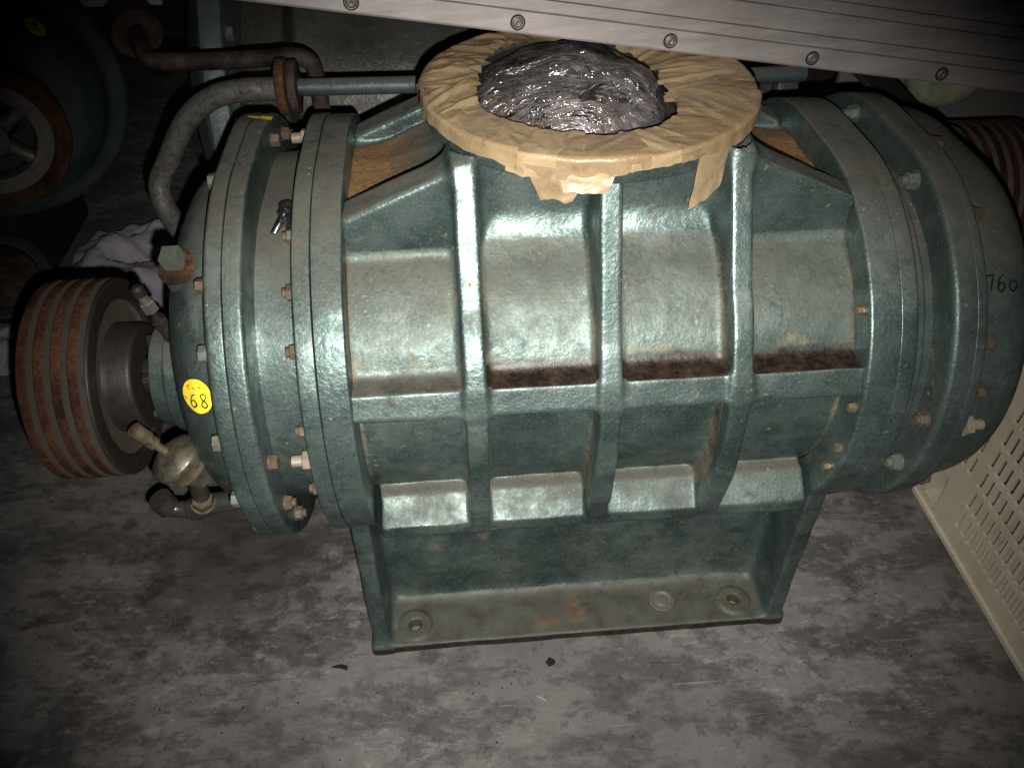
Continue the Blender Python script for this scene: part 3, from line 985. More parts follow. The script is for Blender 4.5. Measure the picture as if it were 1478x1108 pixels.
D8 = [(0.80, 0.85), (0.50, 0.98), (0.20, 0.82), (0.35, 0.58), (0.70, 0.40), (0.80, 0.15), (0.50, 0.0), (0.22, 0.15), (0.35, 0.42), (0.65, 0.60), (0.82, 0.85)]
D7 = [(0.05, 0.88), (0.45, 0.93), (0.85, 0.97)], [(0.85, 0.97), (0.62, 0.5), (0.45, 0.0)]
D0 = [(0.55, 0.85), (0.2, 0.62), (0.18, 0.25), (0.5, 0.05), (0.85, 0.3), (0.82, 0.68), (0.5, 0.85)]
def shift(l, ox, oy, sx, sy):
    return [(ox + a * sx, oy + b * sy) for a, b in l]

# the yellow number sticker on the bearing cover
def cover_place(cx, ca):
    prof = [(-0.304, 0.264), (-0.316, 0.263), (-0.343, 0.254), (-0.369, 0.233), (-0.388, 0.197)]
    def rad(x):
        for (a, ra), (b, rb) in zip(prof, prof[1:]):
            if b <= x <= a:
                return ra + (rb - ra) * (a - x) / (a - b), (rb - ra) / (b - a)
        return prof[-1][1], 2.0
    def pl(u, v):
        x_ = cx + u * 0.92
        r_, sl = rad(x_)
        a = ca + v / 0.25
        n = Vector((-sl, -math.cos(a), math.sin(a))).normalized()
        p = Vector((x_, 1.065 - r_ * math.cos(a), 0.563 + r_ * math.sin(a)))
        return p, n
    return pl
def sticker(name, pl, rad, parent, lift=0.0016):
    vs, fs = [], []
    c, n = pl(0, 0)
    vs.append(c + n * lift)
    m, rings = 40, 6
    for j in range(1, rings + 1):
        for k in range(m):
            a = 2 * math.pi * k / m
            c, n = pl(rad * j / rings * math.cos(a), rad * j / rings * math.sin(a))
            vs.append(c + n * lift)
    for k in range(m):
        fs.append((0, 1 + k, 1 + (k + 1) % m))
    for j in range(rings - 1):
        for k in range(m):
            a, b = 1 + j * m, 1 + (j + 1) * m
            fs.append((a + k, b + k, b + (k + 1) % m, a + (k + 1) % m))
    return obj(name, vs, fs, 'yellow', parent)
pl = cover_place(-0.342, R(22.5))
st = sticker('sticker', pl, 0.0235, blower)
st['label'] = 'round yellow sticker with handwritten 68'
v, f = strokes([shift(D6, -0.0125, -0.0155, 0.014, 0.019), shift(D8, 0.0035, -0.0145, 0.014, 0.019)], pl, 0.0017, 0.0022)
obj('handwritten_number', v, f, 'ink', st, False)
v, f = strokes([[(-0.014, 0.012), (-0.010, 0.0145), (-0.012, 0.0105), (-0.0085, 0.009)], [(-0.004, 0.012), (0.0, 0.010)], [(0.004, 0.013), (0.009, 0.012)], [(-0.0215, -0.003), (-0.017, -0.004), (-0.0185, -0.0065)]], pl, 0.0013, 0.0022)
obj('faint_mark', v, f, 'red_ink', st, False)
# torn remains of another sticker on the top of the cover flange
def rim_place(cx, ca, r_):
    def pl(u, v):
        a = ca + v / r_
        return Vector((cx + u, CY + SEP - r_ * math.cos(a), CZ + r_ * math.sin(a))), Vector((0, -math.cos(a), math.sin(a)))
    return pl
pl2 = rim_place(-0.262, R(101), 0.3035)
vs, fs = [], []
for (u0, u1, v0, v1) in ((-0.026, -0.008, -0.006, 0.006), (-0.007, 0.012, -0.016, 0.002)):
    o = len(vs)
    for (u, v_) in ((u0, v0 + 0.004), (u0, v1), (u1, v1 - 0.008), (u1, v0 - 0.008)):
        c, n = pl2(u, v_)
        vs.append(c + n * 0.0022)
    fs.append((o, o + 1, o + 2, o + 3))
o_ = obj('sticker_scrap', vs, fs, 'yellow', blower, False)
o_['label'] = 'torn yellow sticker scrap on the flange top'
# 760 in marker on the gear cover
def gear_place(cx, ca):
    def pl(u, v):
        r_ = 0.2815 - 0.0025 * max(0, (cx + u - 0.69) / 0.045)
        a = ca + v / r_
        return Vector((cx + u, CY - SEP - r_ * math.cos(a), CZ + r_ * math.sin(a))), Vector((0, -math.cos(a), math.sin(a)))
    return pl
pl3 = gear_place(0.7225, R(43.5))
ln = [shift(D7[0], -0.020, -0.011, 0.014, 0.022), shift(D7[1], -0.020, -0.011, 0.014, 0.022), shift(D6, -0.005, -0.012, 0.014, 0.022), shift(D0, 0.011, -0.013, 0.015, 0.018)]
v, f = strokes(ln, pl3, 0.0022, 0.0022)
o_ = obj('handwritten_number', v, f, 'ink', gear, False)
o_['label'] = 'number 760 written in black marker'

# ================================================================== two loose screws in the joint of the blower
def loose_screw(pos, d, label, r=0.0058, ln=0.034):
    base = Vector(pos)
    e = empty('cap_screw', base, label, 'screw', 'loose black screws on the blower')
    q = zrot(d)
    v, f = zl([(0.0, 0.0), (0.0, r), (ln - 0.002, r), (ln, r * 0.7), (ln, 0.0)], 20)
    me = mesh_data('shank', v, f, 'black_steel'); sharp(me)
    link('shank', me, e, (0, 0, 0), q)
    v, f = zl([(0.0, 0.0), (0.0, r * 1.75), (-0.011, r * 1.75), (-0.0125, r * 1.5), (-0.0125, r * 0.8), (-0.006, r * 0.75), (-0.006, 0.0)], 20)
    me = mesh_data('head', v, f, 'black_steel'); sharp(me)
    link('head', me, e, (0, 0, 0), q)
loose_screw((-0.2155, 1.012, 0.822), (0.10, -0.75, -0.55), 'upright black cap screw lying in the flange gap, the right one', 0.0068, 0.030)
loose_screw((-0.222, 1.006, 0.820), (-0.42, -0.70, -0.50), 'slanting black cap screw lying in the flange gap, the left one', 0.0055, 0.030)

# ================================================================== kraft tape over the nozzle flange
tape = empty('kraft_tape', (CX, CY, NZ), 'crinkled brown kraft tape stuck round the nozzle flange rim', 'tape')
def ridge(v):
    return max(0.0, 1 - 3.2 * abs(v))
def tape_strip(a0, a1, rin0, rin1, skirt0, skirt1, lift, seed, amp=0.0026, rout=0.2265):
    rnd_ = random.Random(seed)
    na, nr, nk = 48, 26, 9
    vs, fs = [], []
    ox = rnd_.uniform(0, 50)
    th = rnd_.uniform(-0.9, 0.9)                    # lie of the long creases
    ct, st_ = math.cos(th + R((a0 + a1) / 2)), math.sin(th + R((a0 + a1) / 2))
    for i in range(na + 1):
        t = i / na
        a = R(a0 + (a1 - a0) * t)
        jag = noise.noise(Vector((ox + t * 3, 3.1, 0))) + 0.35 * noise.noise(Vector((ox + t * 11, 7.7, 0)))
        rin = rin0 + (rin1 - rin0) * t + 0.009 * jag
        sk = skirt0 + (skirt1 - skirt0) * t + 0.006 * jag
        ca, sa = math.cos(a), math.sin(a)
        tilt = 0.0022 * (t - 0.5)
        for j in range(nr + 1):
            q = j / nr
            r_ = rin + (rout - rin) * q
            u, w = r_ * ca, r_ * sa
            al, ac = u * ct + w * st_, -u * st_ + w * ct
            h1 = ridge(noise.noise(Vector((al * 7 + ox, ac * 34, ox))))
            h2 = ridge(noise.noise(Vector((al * 22 - ox, ac * 48, 1.7 + ox))))
            h3 = noise.noise(Vector((u * 14 + ox, w * 14, 5.0)))
            z = NZ + lift + tilt + amp * (1.0 * h1 + 0.45 * h2 + 0.7 * h3) * (1 - 0.8 * max(0, (q - 0.8) / 0.2))
            z -= 0.014 * max(0, (0.158 - r_) / 0.05) * (0.6 + 0.4 * math.sin(a * 5 + ox))
            vs.append((CX + u, CY + w, z))
        for j in range(1, nk + 1):
            q = j / nk
            h_ = noise.noise(Vector((a * 11 + ox, q * 1.5, 4.4)))
            flare = 0.0015 * q * q * (1 + noise.noise(Vector((a * 5 + ox, 9, 0))) * 1.6)
            r_ = rout + 0.0012 + lift * 0.5 + 0.0014 * h_ + max(0, flare)
            vs.append((CX + r_ * ca, CY + r_ * sa, NZ + lift + tilt - 0.001 - sk * q))
    m = nr + nk + 1
    for i in range(na):
        for j in range(m - 1):
            fs.append((i * m + j, (i + 1) * m + j, (i + 1) * m + j + 1, i * m + j + 1))
    o = obj('tape_strip', vs, fs, 'tape', tape, True, auto=False)
    return o
# angle 0 = right, -90 = towards the viewer
strips = [
    (-184, -150, 0.146, 0.168, 0.018, 0.014, 0.0010, 1, 0.0048), (-156, -120, 0.170, 0.164, 0.014, 0.022, 0.0034, 2, 0.0022),
    (-124, -100, 0.160, 0.158, 0.024, 0.030, 0.0012, 3, 0.0020), (-108, -80, 0.166, 0.170, 0.026, 0.016, 0.0040, 4, 0.0018),
    (-86, -62, 0.162, 0.166, 0.015, 0.014, 0.0014, 5, 0.0022), (-70, -40, 0.168, 0.138, 0.014, 0.020, 0.0044, 6, 0.0020),
    (-48, -16, 0.146, 0.104, 0.020, 0.018, 0.0062, 7, 0.0022), (-28, 6, 0.108, 0.098, 0.018, 0.021, 0.0016, 8, 0.0026),
    (-6, 32, 0.096, 0.112, 0.020, 0.020, 0.0042, 9, 0.0024), (24, 64, 0.114, 0.140, 0.020, 0.018, 0.0014, 10, 0.0028),
    (56, 98, 0.140, 0.160, 0.018, 0.018, 0.0040, 11, 0.003), (90, 130, 0.160, 0.164, 0.018, 0.018, 0.0012, 12, 0.0034),
    (122, 160, 0.164, 0.150, 0.018, 0.018, 0.0040, 13, 0.0050), (151, 184, 0.150, 0.146, 0.018, 0.018, 0.0060, 14, 0.0048)]
for s_ in strips:
    tape_strip(*s_)
# hanging flaps
def flap(a0, a1, length, seed, curl=0.012, point=0.0, slant=0.0):
    ox = seed * 7.3
    vs, fs = [], []
    na, nk = 14, 14
    for i in range(na + 1):
        t = i / na
        for j in range(nk + 1):
            q = j / nk
            a = R(a0 + (a1 - a0) * (t + (0.5 - t) * point * q) + slant * q)
            jag = noise.noise(Vector((ox + t * 5, 0.3, 0))) * 0.10
            l = length * (1 + jag + 0.25 * (t - 0.5) * slant / max(abs(slant), 1))
            r_ = 0.2295 + curl * q ** 1.6 + 0.003 * noise.noise(Vector((ox + t * 3, q * 3, 2))) * q
            vs.append((CX + r_ * math.cos(a), CY + r_ * math.sin(a), NZ - 0.012 - l * q))
    for i in range(na):
        for j in range(nk):
            a = i * (nk + 1) + j
            fs.append((a, a + nk + 1, a + nk + 2, a + 1))
    obj('tape_flap', vs, fs, 'tape', tape, True, auto=False)
flap(-118, -97, 0.040, 1, 0.004, 0.55)
flap(-108, -90, 0.026, 2, 0.007, 0.3)
flap(-63, -49, 0.062, 3, 0.002, 0.05, -2)

# ================================================================== plastic wrapped wad in the opening
wad = empty('plastic_wad', (CX, CY, 0.86), 'shiny crumpled clear plastic wad stuffed in the nozzle opening', 'plastic bag')
def crumple(p, s, ox):
    v = 0
    amp = 1
    for k in range(3):
        q = p * s + Vector((ox + k * 9, k * 3.1, ox))
        q = q + 0.5 * noise.noise_vector(q * 0.7)
        d = noise.voronoi(q)[0]
        v += amp * (1.1 - 1.6 * d[0] if k % 2 == 0 else 1.5 * (d[1] - d[0]) - 0.4)
        s *= 2.3
        amp *= 0.34
    return v
def wad_sheet(name, zoff, amp, ox, mat, rad):
    n = 150
    vs, fs = [], []
    cx, cy = CX - 0.024, CY + 0.014
    for i in range(n + 1):
        for j in range(n + 1):
            u, w = -1 + 2 * i / n, -1 + 2 * j / n
            # square to disc
            x_ = u * math.sqrt(1 - w * w / 2)
            y_ = w * math.sqrt(1 - u * u / 2)
            rr = min(1, math.hypot(x_, y_))
            dome = 0.056 * (1 - rr ** 4) + 0.012 * math.sin(x_ * 3 + 1) * (1 - rr)
            p = Vector((x_ * rad, y_ * rad * 0.97, 0))
            z = 0.912 + dome + zoff + amp * crumple(p, 8, ox) * (1 - 0.3 * rr)
            vs.append((cx + p.x, cy + p.y + 0.006 * noise.noise(p * 30), z - 0.02 * rr ** 8))
    for i in range(n):
        for j in range(n):
            a = i * (n + 1) + j
            fs.append((a, a + n + 1, a + n + 2, a + 1))
    obj(name, vs, fs, mat, wad, True, auto=False)
wad_sheet('filling', -0.012, 0.010, 2.0, 'bag_fill', 0.158)
wad_sheet('clear_film', 0.0, 0.012, 11.0, 'film', 0.162)

# ================================================================== aluminium side board lying across the top
BD = Vector((0.980, 0.096, -0.174)).normalized()      # along the board: it slopes down to the right
BW = (Vector((0, 0, 1)) - BD * BD.z).normalized()     # up its face
BN = Vector((0.098, -0.995, 0)).normalized()          # towards the viewer
B0 = Vector((0.199, 1.135, 0.995)) - BW * 0.0034
def board(name, b0, d, nrm, l0, l1, prof, mat, label, cat):
    """prof: (depth towards viewer, height)"""
    e = empty(name, b0, label, cat)
    vs, fs = [], []
    m = len(prof)
    for l in (l0, l1):
        for (q, z) in prof:
            vs.append(b0 + d * l + nrm * q + BW * z)
    for k in range(m):
        k2 = (k + 1) % m
        fs.append((k, k2, m + k2, m + k))
    fs += [tuple(range(m)), tuple(range(m, 2 * m))]
    o = obj('panel', vs, fs, mat, e, False)
    return e, o
prof = [(-0.032, 0.0), (-0.002, 0.0), (0.0, 0.003)]
gz = [0.031, 0.0475, 0.079, 0.095, 0.127, 0.143, 0.175, 0.191]
for g in gz:
    wd = 0.0015 if g in (0.0475, 0.095, 0.143) else 0.0020
    prof += [(0.0, g - wd), (-0.006, g - wd * 0.6), (-0.006, g + wd * 0.6), (0.0, g + wd)]
prof += [(0.0, 0.219), (-0.002, 0.222), (-0.032, 0.222)]
al, alp = board('aluminium_board', B0, BD, BN, -1.5, 1.25, prof, 'alu', 'long grooved aluminium board with riveted lower edge across the top right', 'board')
alp.name = 'grooved_panel'
rv, rf = merge(zl([(0.0, 0.0105), (0.0012, 0.0105), (0.0016, 0.0095), (0.0008, 0.0085), (0.0008, 0.0072), (0.0030, 0.0062), (0.0040, 0.0035), (0.0030, 0.0025), (0.0022, 0.0)], 24))
rv = [Vector((q.x * 0.95, q.y * 0.95, q.z)) for q in rv]
rme = mesh_data('rivet', rv, rf, 'steel')
rv2, rf2 = zl([(0.0, 0.0100), (0.0022, 0.0100), (0.0022, 0.0084), (0.0, 0.0084)], 24)
rme2 = mesh_data('ring_groove', rv2, rf2, 'black')
def rivet_at(l, z):
    p = BD * l + BN * 0.0002 + BW * z
    ro = link('rivet', rme, al, p, zrot(BN))
    link('ring_groove', rme2, ro)
for l in (-0.75, -0.531, -0.313, -0.097, 0.1215, 0.3455, 0.570, 0.79, 1.01):
    rivet_at(l, 0.0148)

# ================================================================== cream plastic crate on the right
crate = empty('plastic_crate', (1.2, 0.78, 0), 'cream slotted plastic crate standing on the floor at the right edge', 'crate')
def crate_wall():
    """side wall in the plane x = 0.99, holes are real openings"""
    T = 0.007
    y1 = 1.121
    H_ = 0.46
    L_ = 0.72
    ss_ = [0.0, 0.012]
    s = 0.079
    cols = []
    for g0, n_ in ((0.078, 2), (0.140, 17), (0.545, 5)):
        for k in range(n_):
            cols.append((g0 + k * 0.0225, g0 + k * 0.0225 + 0.0135))
    rows = [(0.060 + k * 0.0585, 0.060 + k * 0.0585 + 0.047) for k in range(6)]
    se = sorted(set([0.0, 0.03, 0.073, L_] + [q for c in cols for q in c]))
    ze = sorted(set([0.0, 0.033, 0.124, H_] + [q for r in rows for q in r]))
    def hole(sm, zm):
        if 0.03 < sm < 0.073 and 0.033 < zm < 0.124:
            return True
        for a, b in cols:
            if a < sm < b:
                for k, (c, d) in enumerate(rows):
                    if c < zm < d:
                        if a < 0.12 and k < 2:
                            return False
                        return True
        return False
    vs, fs = [], []
    idv = {}
    def V(i, j, k):
        key = (i, j, k)
        if key not in idv:
            idv[key] = len(vs)
            vs.append((0.99 + k * T + 0.03 * (ze[j] / H_) * -0.0, y1 - se[i], ze[j]))
        return idv[key]
    solid = [[not hole((se[i] + se[i + 1]) / 2, (ze[j] + ze[j + 1]) / 2) for j in range(len(ze) - 1)] for i in range(len(se) - 1)]
    ni, nj = len(se) - 1, len(ze) - 1
    S = lambda i, j: 0 <= i < ni and 0 <= j < nj and solid[i][j]
    for i in range(ni):
        for j in range(nj):
            if not solid[i][j]:
                continue
            for k in (0, 1):
                fs.append((V(i, j, k), V(i + 1, j, k), V(i + 1, j + 1, k), V(i, j + 1, k)))
            if not S(i - 1, j): fs.append((V(i, j, 0), V(i, j + 1, 0), V(i, j + 1, 1), V(i, j, 1)))
            if not S(i + 1, j): fs.append((V(i + 1, j, 0), V(i + 1, j + 1, 0), V(i + 1, j + 1, 1), V(i + 1, j, 1)))
            if not S(i, j - 1): fs.append((V(i, j, 0), V(i + 1, j, 0), V(i + 1, j, 1), V(i, j, 1)))
            if not S(i, j + 1): fs.append((V(i, j + 1, 0), V(i + 1, j + 1, 0), V(i + 1, j + 1, 1), V(i, j + 1, 1)))
    o = obj('slotted_wall', vs, fs, 'crate', crate, False)
    sharp(o.data)
    return vs, fs
crate_wall()
for nm, b in (('bottom_rim', (0.984, 1.42, 0.402, 1.123, 0.0005, 0.014)), ('top_rim', (0.972, 0.99, 0.39, 1.13, 0.43, 0.465)), ('top_rim', (1.40, 1.43, 0.39, 1.13, 0.43, 0.465)),
              ('end_wall', (0.997, 1.40, 1.112, 1.119, 0.015, 0.46)), ('end_wall', (0.997, 1.40, 0.403, 0.410, 0.015, 0.46)), ('side_wall', (1.40, 1.407, 0.403, 1.119, 0.015, 0.43))):
    v, f = box(*b)
    obj(nm, v, f, 'crate', crate, False, bevel=0.002)

# ================================================================== background: the machine behind, left machine, right pulley, odds and ends
back = empty('blower', (0.2, 2.05, 0), 'dull green brown blower with bolted ring flange right behind the main one', 'blower')
def lath(name, prof, mat, parent, center, axis, r=0.004, n=80, wob=0.001):
    v, f = lathe(round_profile(prof, r), center, axis, n, False, wob)
    return obj(name, v, f, mat, parent)
BC = (0, 2.12, 0.52)
lath('casing_barrel', [(-0.45, 0.05), (-0.45, 0.31), (-0.34, 0.31), (-0.31, 0.36), (0.75, 0.36), (0.75, 0.05)], 'paint_dull', back, BC, AX, 0.01)
lath('ring_flange', [(-0.43, 0.30), (-0.43, 0.48), (-0.475, 0.485), (-0.475, 0.42), (-0.50, 0.40), (-0.55, 0.30), (-0.57, 0.0)], 'paint_rim', back, BC, AX, 0.006)
lath('ring_flange', [(0.75, 0.28), (0.75, 0.385), (0.80, 0.385), (0.80, 0.10)], 'paint_old', back, BC, AX, 0.006)
b_old = bolt_mesh('bolt', 'bolt_paint', 0.016, 0.012)
for k in range(20):
    a = R(k * 18 + 4)
    p = Vector((-0.430, BC[1] - 0.43 * math.cos(a), BC[2] + 0.43 * math.sin(a))) - wloc(back)
    link('bolt', b_old, back, p, zrot((1, 0, 0), k))
for bb in ((-0.42, -0.36, 1.80, 2.3, 0.0, 0.35), (0.68, 0.74, 1.80, 2.3, 0.0, 0.35)):
    v, f = box(*bb)
    obj('leg', v, f, 'paint_old', back, False, bevel=0.004)

# left machine with spoked pulley
left = empty('motor_blower', (-1.05, 2.05, 0), 'dark green rounded machine with red rimmed spoked pulley at the top left', 'machine')
LA = Vector((0.42, -0.90, 0)).normalized()
LP = Vector((-0.945, 1.72, 0.63))
lath('pulley_rim', [(-0.03, 0.118), (-0.03, 0.150), (-0.024, 0.154), (-0.012, 0.140), (0.0, 0.154), (0.012, 0.140), (0.024, 0.154), (0.034, 0.150), (0.034, 0.118), (0.0, 0.116), (-0.03, 0.118)], 'rust_red', left, LP, LA, 0.001)
lath('pulley_face', [(0.028, 0.119), (0.036, 0.118), (0.036, 0.086), (0.02, 0.082), (0.0, 0.084)], 'steel', left, LP, LA, 0.002)
lath('pulley_hub', [(-0.03, 0.0), (-0.03, 0.04), (0.035, 0.036), (0.036, 0.015), (0.03, 0.0)], 'steel', left, LP, LA, 0.002)
Fm = frame(LA)
for k in range(5):
    a = 2 * math.pi * k / 5 + 0.5
    p0 = LP + Fm @ Vector((0.012, 0.03 * math.cos(a), 0.03 * math.sin(a)))
    p1 = LP + Fm @ Vector((0.016, 0.09 * math.cos(a), 0.09 * math.sin(a)))
    v, f = tube([p0, (p0 + p1) / 2, p1], [0.019, 0.015, 0.017], 10)
    obj('spoke', v, f, 'steel', left)
lath('end_cover', [(-0.10, 0.05), (-0.10, 0.13), (-0.11, 0.185), (-0.14, 0.225), (-0.19, 0.245), (-0.20, 0.290), (-0.245, 0.295), (-0.245, 0.26), (-0.50, 0.26), (-0.50, 0.0)], 'paint_old', left, LP + Vector((0.02, 0.0, 0.0)), LA, 0.012)
lath('shaft', [(-0.12, 0.035), (0.0, 0.035), (0.0, 0.0)], 'dirty_steel', left, LP, LA, 0.002, 24)
v, f = box(-1.65, -1.16, 2.05, 2.5, 0.0, 0.42)
obj('pedestal', v, f, 'dark_rubber', left, False, bevel=0.02)
def dome_place(c0, a0, r_, xa):
    def pl(u, v):
        a = a0 + u / r_
        rr_ = r_ - 0.55 * v
        d = Fm @ Vector((0, math.cos(a), math.sin(a)))
        n = (d * 0.8 + LA * 0.6).normalized()
        return c0 + LA * (xa + v * 0.85) + d * rr_, n
    return pl
pls = dome_place(LP + Vector((0.02, 0, 0)), R(48), 0.207, -0.124)
so = sticker('sticker', pls, 0.021, left, 0.006)
so['label'] = 'yellow round sticker on the dark machine'
v, f = strokes([shift(D6, -0.004, -0.014, 0.013, 0.016), [(-0.012, 0.008), (-0.004, 0.002), (0.004, 0.010)]], pls, 0.0018, 0.0068)
obj('handwritten_number', v, f, 'ink', so, False)

# rusty pipe with an oval flange behind the loop
rp = empty('rusty_pipe', (-0.40, 1.50, 0.85), 'thin rusty pipe running level behind the oil pipe loop', 'pipe')
v, f = tube(smooth_path([(-0.535, 1.56, 0.872), (-0.50, 1.50, 0.855), (-0.42, 1.50, 0.848), (-0.30, 1.50, 0.850), (-0.265, 1.50, 0.852), (-0.235, 1.50, 0.846), (-0.222, 1.505, 0.815), (-0.222, 1.51, 0.70)], 6), 0.0155, 14)
obj('pipe_run', v, f, 'rust_pipe', rp)
v, f = lathe(round_profile([(-0.02, 0.02), (-0.02, 0.046), (0.012, 0.048), (0.012, 0.02)], 0.004), (-0.548, 1.60, 0.872), (-0.5, 0.8, 0.2), 36)
obj('end_flange', v, f, 'rust_pipe', rp)

# upright green pipe in the gloom
gp = tag(obj('standing_pipe', *tube([Vector((-0.50, 2.62, 0.0)), Vector((-0.50, 2.62, 0.6)), Vector((-0.50, 2.62, 1.3))], 0.035, 16), 'paint_old', None, base=(-0.50, 2.62, 0)),
         'dark green upright pipe between the two rear machines', 'pipe')

# cloth on the floor behind the pulley
def rag(name, cx, cy, w, d, h, ox, mat, label, z0=0.0):
    n = 40
    vs, fs = [], []
    for i in range(n + 1):
        for j in range(n + 1):
            u, q = i / n - 0.5, j / n - 0.5
            rr = 1 - min(1, (abs(u * 2) ** 3 + abs(q * 2) ** 3))
            p = Vector((u * 3 + ox, q * 3, ox))
            z = z0 + 0.004 + h * rr ** 0.5 * (0.65 + 0.6 * noise.noise(p * 1.3)) + 0.02 * rr * (1 - 2 * abs(noise.noise(p * 3.1)))
            vs.append((cx + u * w * (1 + 0.25 * noise.noise(p * 0.8 + Vector((5, 0, 0)))), cy + q * d * (1 + 0.3 * noise.noise(p * 0.9)), max(z0 + 0.003, z)))
    for i in range(n):
        for j in range(n):
            a = i * (n + 1) + j
            fs.append((a, a + n + 1, a + n + 2, a + 1))
    return tag(obj(name, vs, fs, mat, None, True, base=(cx, cy, z0), auto=False), label, 'cloth')
rag('crumpled_cloth', -0.90, 2.16, 0.44, 0.42, 0.10, 4.0, 'cloth', 'crumpled grubby white cloth on the floor behind the rusty pulley')
rag('rag', -1.16, 1.80, 0.16, 0.20, 0.05, 9.0, 'cloth', 'small white rag on the floor at the left edge')
rag('green_scrap', -1.165, 1.86, 0.10, 0.10, 0.085, 2.0, 'green_rag', 'small green rag on the floor at the left edge')

# dark wheel lying left behind the pulley
wh = empty('dark_wheel', (-1.12, 1.85, 0), 'black cast wheel tilted on the floor at the left edge', 'wheel')
WA = Vector((0.35, -0.55, 0.75)).normalized()
lath('rim', [(-0.02, 0.085), (-0.02, 0.118), (-0.012, 0.122), (0.012, 0.122), (0.02, 0.116), (0.02, 0.086), (-0.02, 0.085)], 'dark_rubber', wh, Vector((-1.17, 1.90, 0.16)), WA, 0.003, 56)
lath('dish', [(-0.012, 0.086), (0.0, 0.05), (0.012, 0.03), (0.012, 0.0)], 'rust_pipe', wh, Vector((-1.17, 1.90, 0.16)), WA, 0.003, 56)

# machine part at the right: grooved pulley, shiny elbow, flat bar
rpul = empty('belt_pulley', (1.22, 1.62, 0.50), 'rusty many grooved belt pulley behind the right end of the blower', 'pulley')
RX, RYc, RZc, RR = 1.095, 1.60, 0.452, 0.165
prof = [(0.0, 0.03), (0.0, RR - 0.004), (0.003, RR)]
xq = 0.006
for k in range(6):
    v, f = lathe(round_profile([(xq, RR), (xq + 0.005, RR - 0.014), (xq + 0.010, RR - 0.014), (xq + 0.015, RR)], 0.0008), (RX, RYc, RZc), AX, 88)
    obj('belt_groove', v, f, 'rust_red', rpul)
    v, f = lathe([(xq + 0.015, RR), (xq + 0.0265, RR)], (RX, RYc, RZc), AX, 88)
    obj('land', v, f, 'groove_pale', rpul)
    xq += 0.0265
v, f = lathe(round_profile([(0.0, 0.0), (0.0, RR - 0.006), (0.002, RR), (0.006, RR)], 0.001), (RX, RYc, RZc), AX, 88)
obj('side_face', v, f, 'rust_pipe', rpul)
v, f = lathe([(xq, RR), (xq + 0.004, RR - 0.004), (xq + 0.004, 0.0)], (RX, RYc, RZc), AX, 88)
obj('side_face', v, f, 'rust_pipe', rpul)
v, f = lathe([(-0.3, 0.03), (0.3, 0.03)], (RX, RYc, RZc), AX, 24)
obj('shaft', v, f, 'dirty_steel', rpul)

elb = tag(obj('pipe_elbow', *tube(smooth_path([(0.94, 1.47, 0.66), (0.98, 1.465, 0.672), (1.012, 1.46, 0.660), (1.022, 1.455, 0.625), (1.02, 1.45, 0.54)], 7), 0.019, 16), 'paint_old', None, base=(1.04, 1.46, 0.5)),
          'shiny dark pipe elbow in front of the right rear pulley', 'pipe')
def bar(name, p0, p1, w, t, mat, label, cat):
    p0, p1 = Vector(p0), Vector(p1)
    d = (p1 - p0).normalized()
    s = d.cross(Vector((0, -0.5, 0.85))).normalized()
    n = s.cross(d)
    vs = [p + s * a * w / 2 + n * b * t / 2 for p in (p0, p1) for a in (-1, 1) for b in (-1, 1)]
    fs = [(0, 1, 3, 2), (4, 6, 7, 5), (0, 4, 5, 1), (2, 3, 7, 6), (0, 2, 6, 4), (1, 5, 7, 3)]
    return tag(obj(name, vs, fs, mat, None, False, base=tuple(p1), bevel=0.003), label, cat)
bar('flat_bar', (0.80, 1.62, 0.80), (1.035, 1.54, 0.61), 0.062, 0.012, 'dirty_steel', 'grey brown flat steel bar sloping under the aluminium board', 'bar')
wf = empty('plastic_fitting', (1.14, 1.82, 0.62), 'cream plastic pipe fitting under the right end of the board', 'pipe fitting')
v, f = tube(smooth_path([(1.10, 1.82, 0.72), (1.115, 1.82, 0.64), (1.15, 1.82, 0.605), (1.20, 1.82, 0.605), (1.24, 1.82, 0.64), (1.25, 1.82, 0.72)], 6), 0.034, 18)
obj('bend', v, f, 'cream', wf)
for cx_ in (1.10, 1.25):
    v, f = lathe(round_profile([(0.69, 0.0), (0.69, 0.043), (0.76, 0.043), (0.76, 0.0)], 0.003), (cx_, 1.82, 0), (0, 0, 1), 24)
    obj('collar', v, f, 'cream', wf)
v, f = box(1.02, 1.75, 2.02, 2.04, 0.0, 0.80)
tag(obj('board', v, f, 'grey_board', None, False, base=(1.4, 2.03, 0), bevel=0.003), 'plain pale grey board standing behind the cream fitting', 'board')
# pale board edge at the top left
v, f = box(-1.05, -0.73, 2.40, 2.43, 0.668, 1.05)
tag(obj('pale_board', v, f, 'pale_board', None, False, base=(-0.8, 2.4, 0.668), bevel=0.003), 'pale board whose ragged lower edge shows at the top left', 'board')

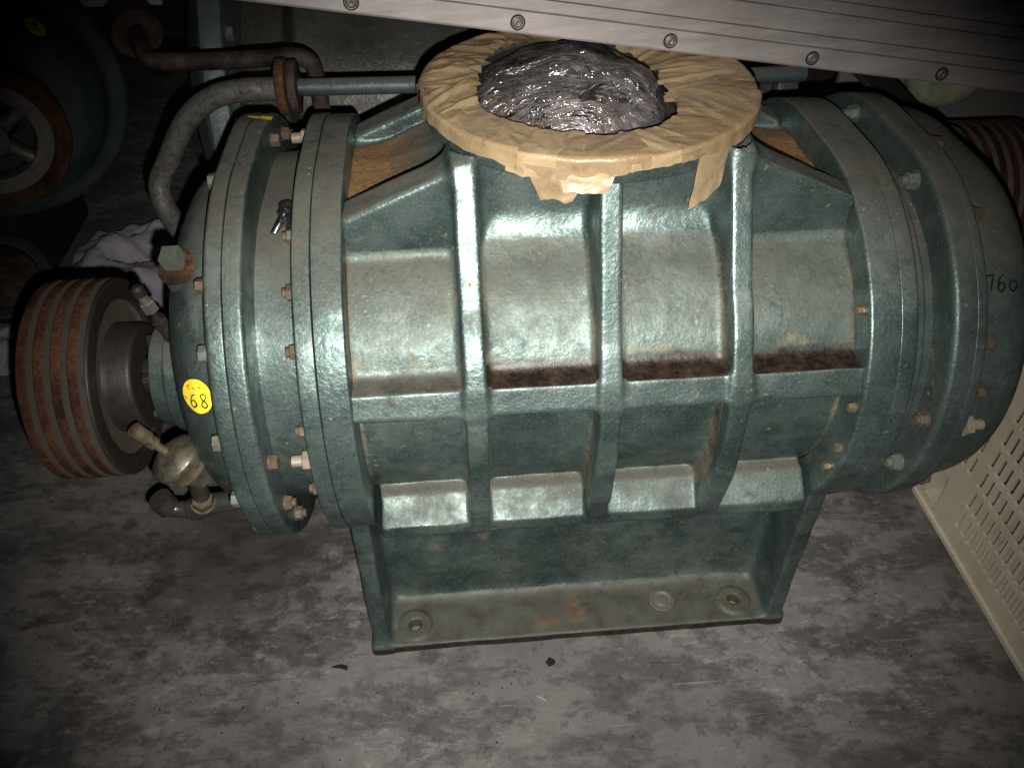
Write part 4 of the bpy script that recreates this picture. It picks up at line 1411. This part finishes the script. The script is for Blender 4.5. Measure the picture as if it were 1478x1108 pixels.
# ================================================================== litter on the floor
def chip(name, pts, mat, label, cat, h=0.0022):
    n = len(pts)
    vs = [(a, b, 0.0008) for a, b in pts] + [(a, b, 0.0008 + h + 0.002 * math.sin(i * 2.1)) for i, (a, b) in enumerate(pts)]
    fs = [tuple(range(n, 2 * n))] + [(i, (i + 1) % n, n + (i + 1) % n, n + i) for i in range(n)]
    tag(obj(name, vs, fs, mat, None, False, base=(pts[0][0], pts[0][1], 0)), label, cat)
chip('rubber_scrap', [(-0.262, 0.806), (-0.243, 0.809), (-0.231, 0.806), (-0.232, 0.797), (-0.241, 0.801)], 'black', 'thin black triangular scrap on the floor left of the base', 'scrap')
chip('paint_flake', [(0.130, 0.782), (0.138, 0.790), (0.149, 0.784), (0.146, 0.776), (0.136, 0.772)], 'black', 'black square flake on the floor in front of the base', 'scrap')
v, f = tube(smooth_path([(0.107, 0.717, 0.002), (0.114, 0.714, 0.0022), (0.122, 0.708, 0.002)], 6), 0.0009, 6)
tag(obj('white_thread', v, f, 'cloth', None, base=(0.114, 0.714, 0)), 'tiny white thread on the floor in front of the base', 'thread')

def grit():
    rg = random.Random(21)
    vs, fs = [], []
    for k in range(260):
        x_, y_ = rg.uniform(-0.9, 0.95), rg.uniform(0.42, 1.0)
        if -0.2 < x_ < 0.6 and y_ > 0.82:
            continue
        r_ = rg.choice((0.0006, 0.0008, 0.001, 0.0014, 0.0022))
        o = len(vs)
        n = 5
        for h_ in (0.0, 1.0):
            for i in range(n):
                a = 6.283 * i / n + rg.uniform(-0.4, 0.4)
                q = r_ * rg.uniform(0.6, 1.3) * (1 - 0.4 * h_)
                vs.append((x_ + q * math.cos(a), y_ + q * math.sin(a), 0.0003 + h_ * r_ * 0.8))
        fs.append(tuple(range(o + n, o + 2 * n)))
        for i in range(n):
            fs.append((o + i, o + (i + 1) % n, o + n + (i + 1) % n, o + n + i))
    tag(obj('grit', vs, fs, 'rust_pipe', None, False), 'scattered dark grit on the concrete floor', 'grit', kind='stuff')
grit()
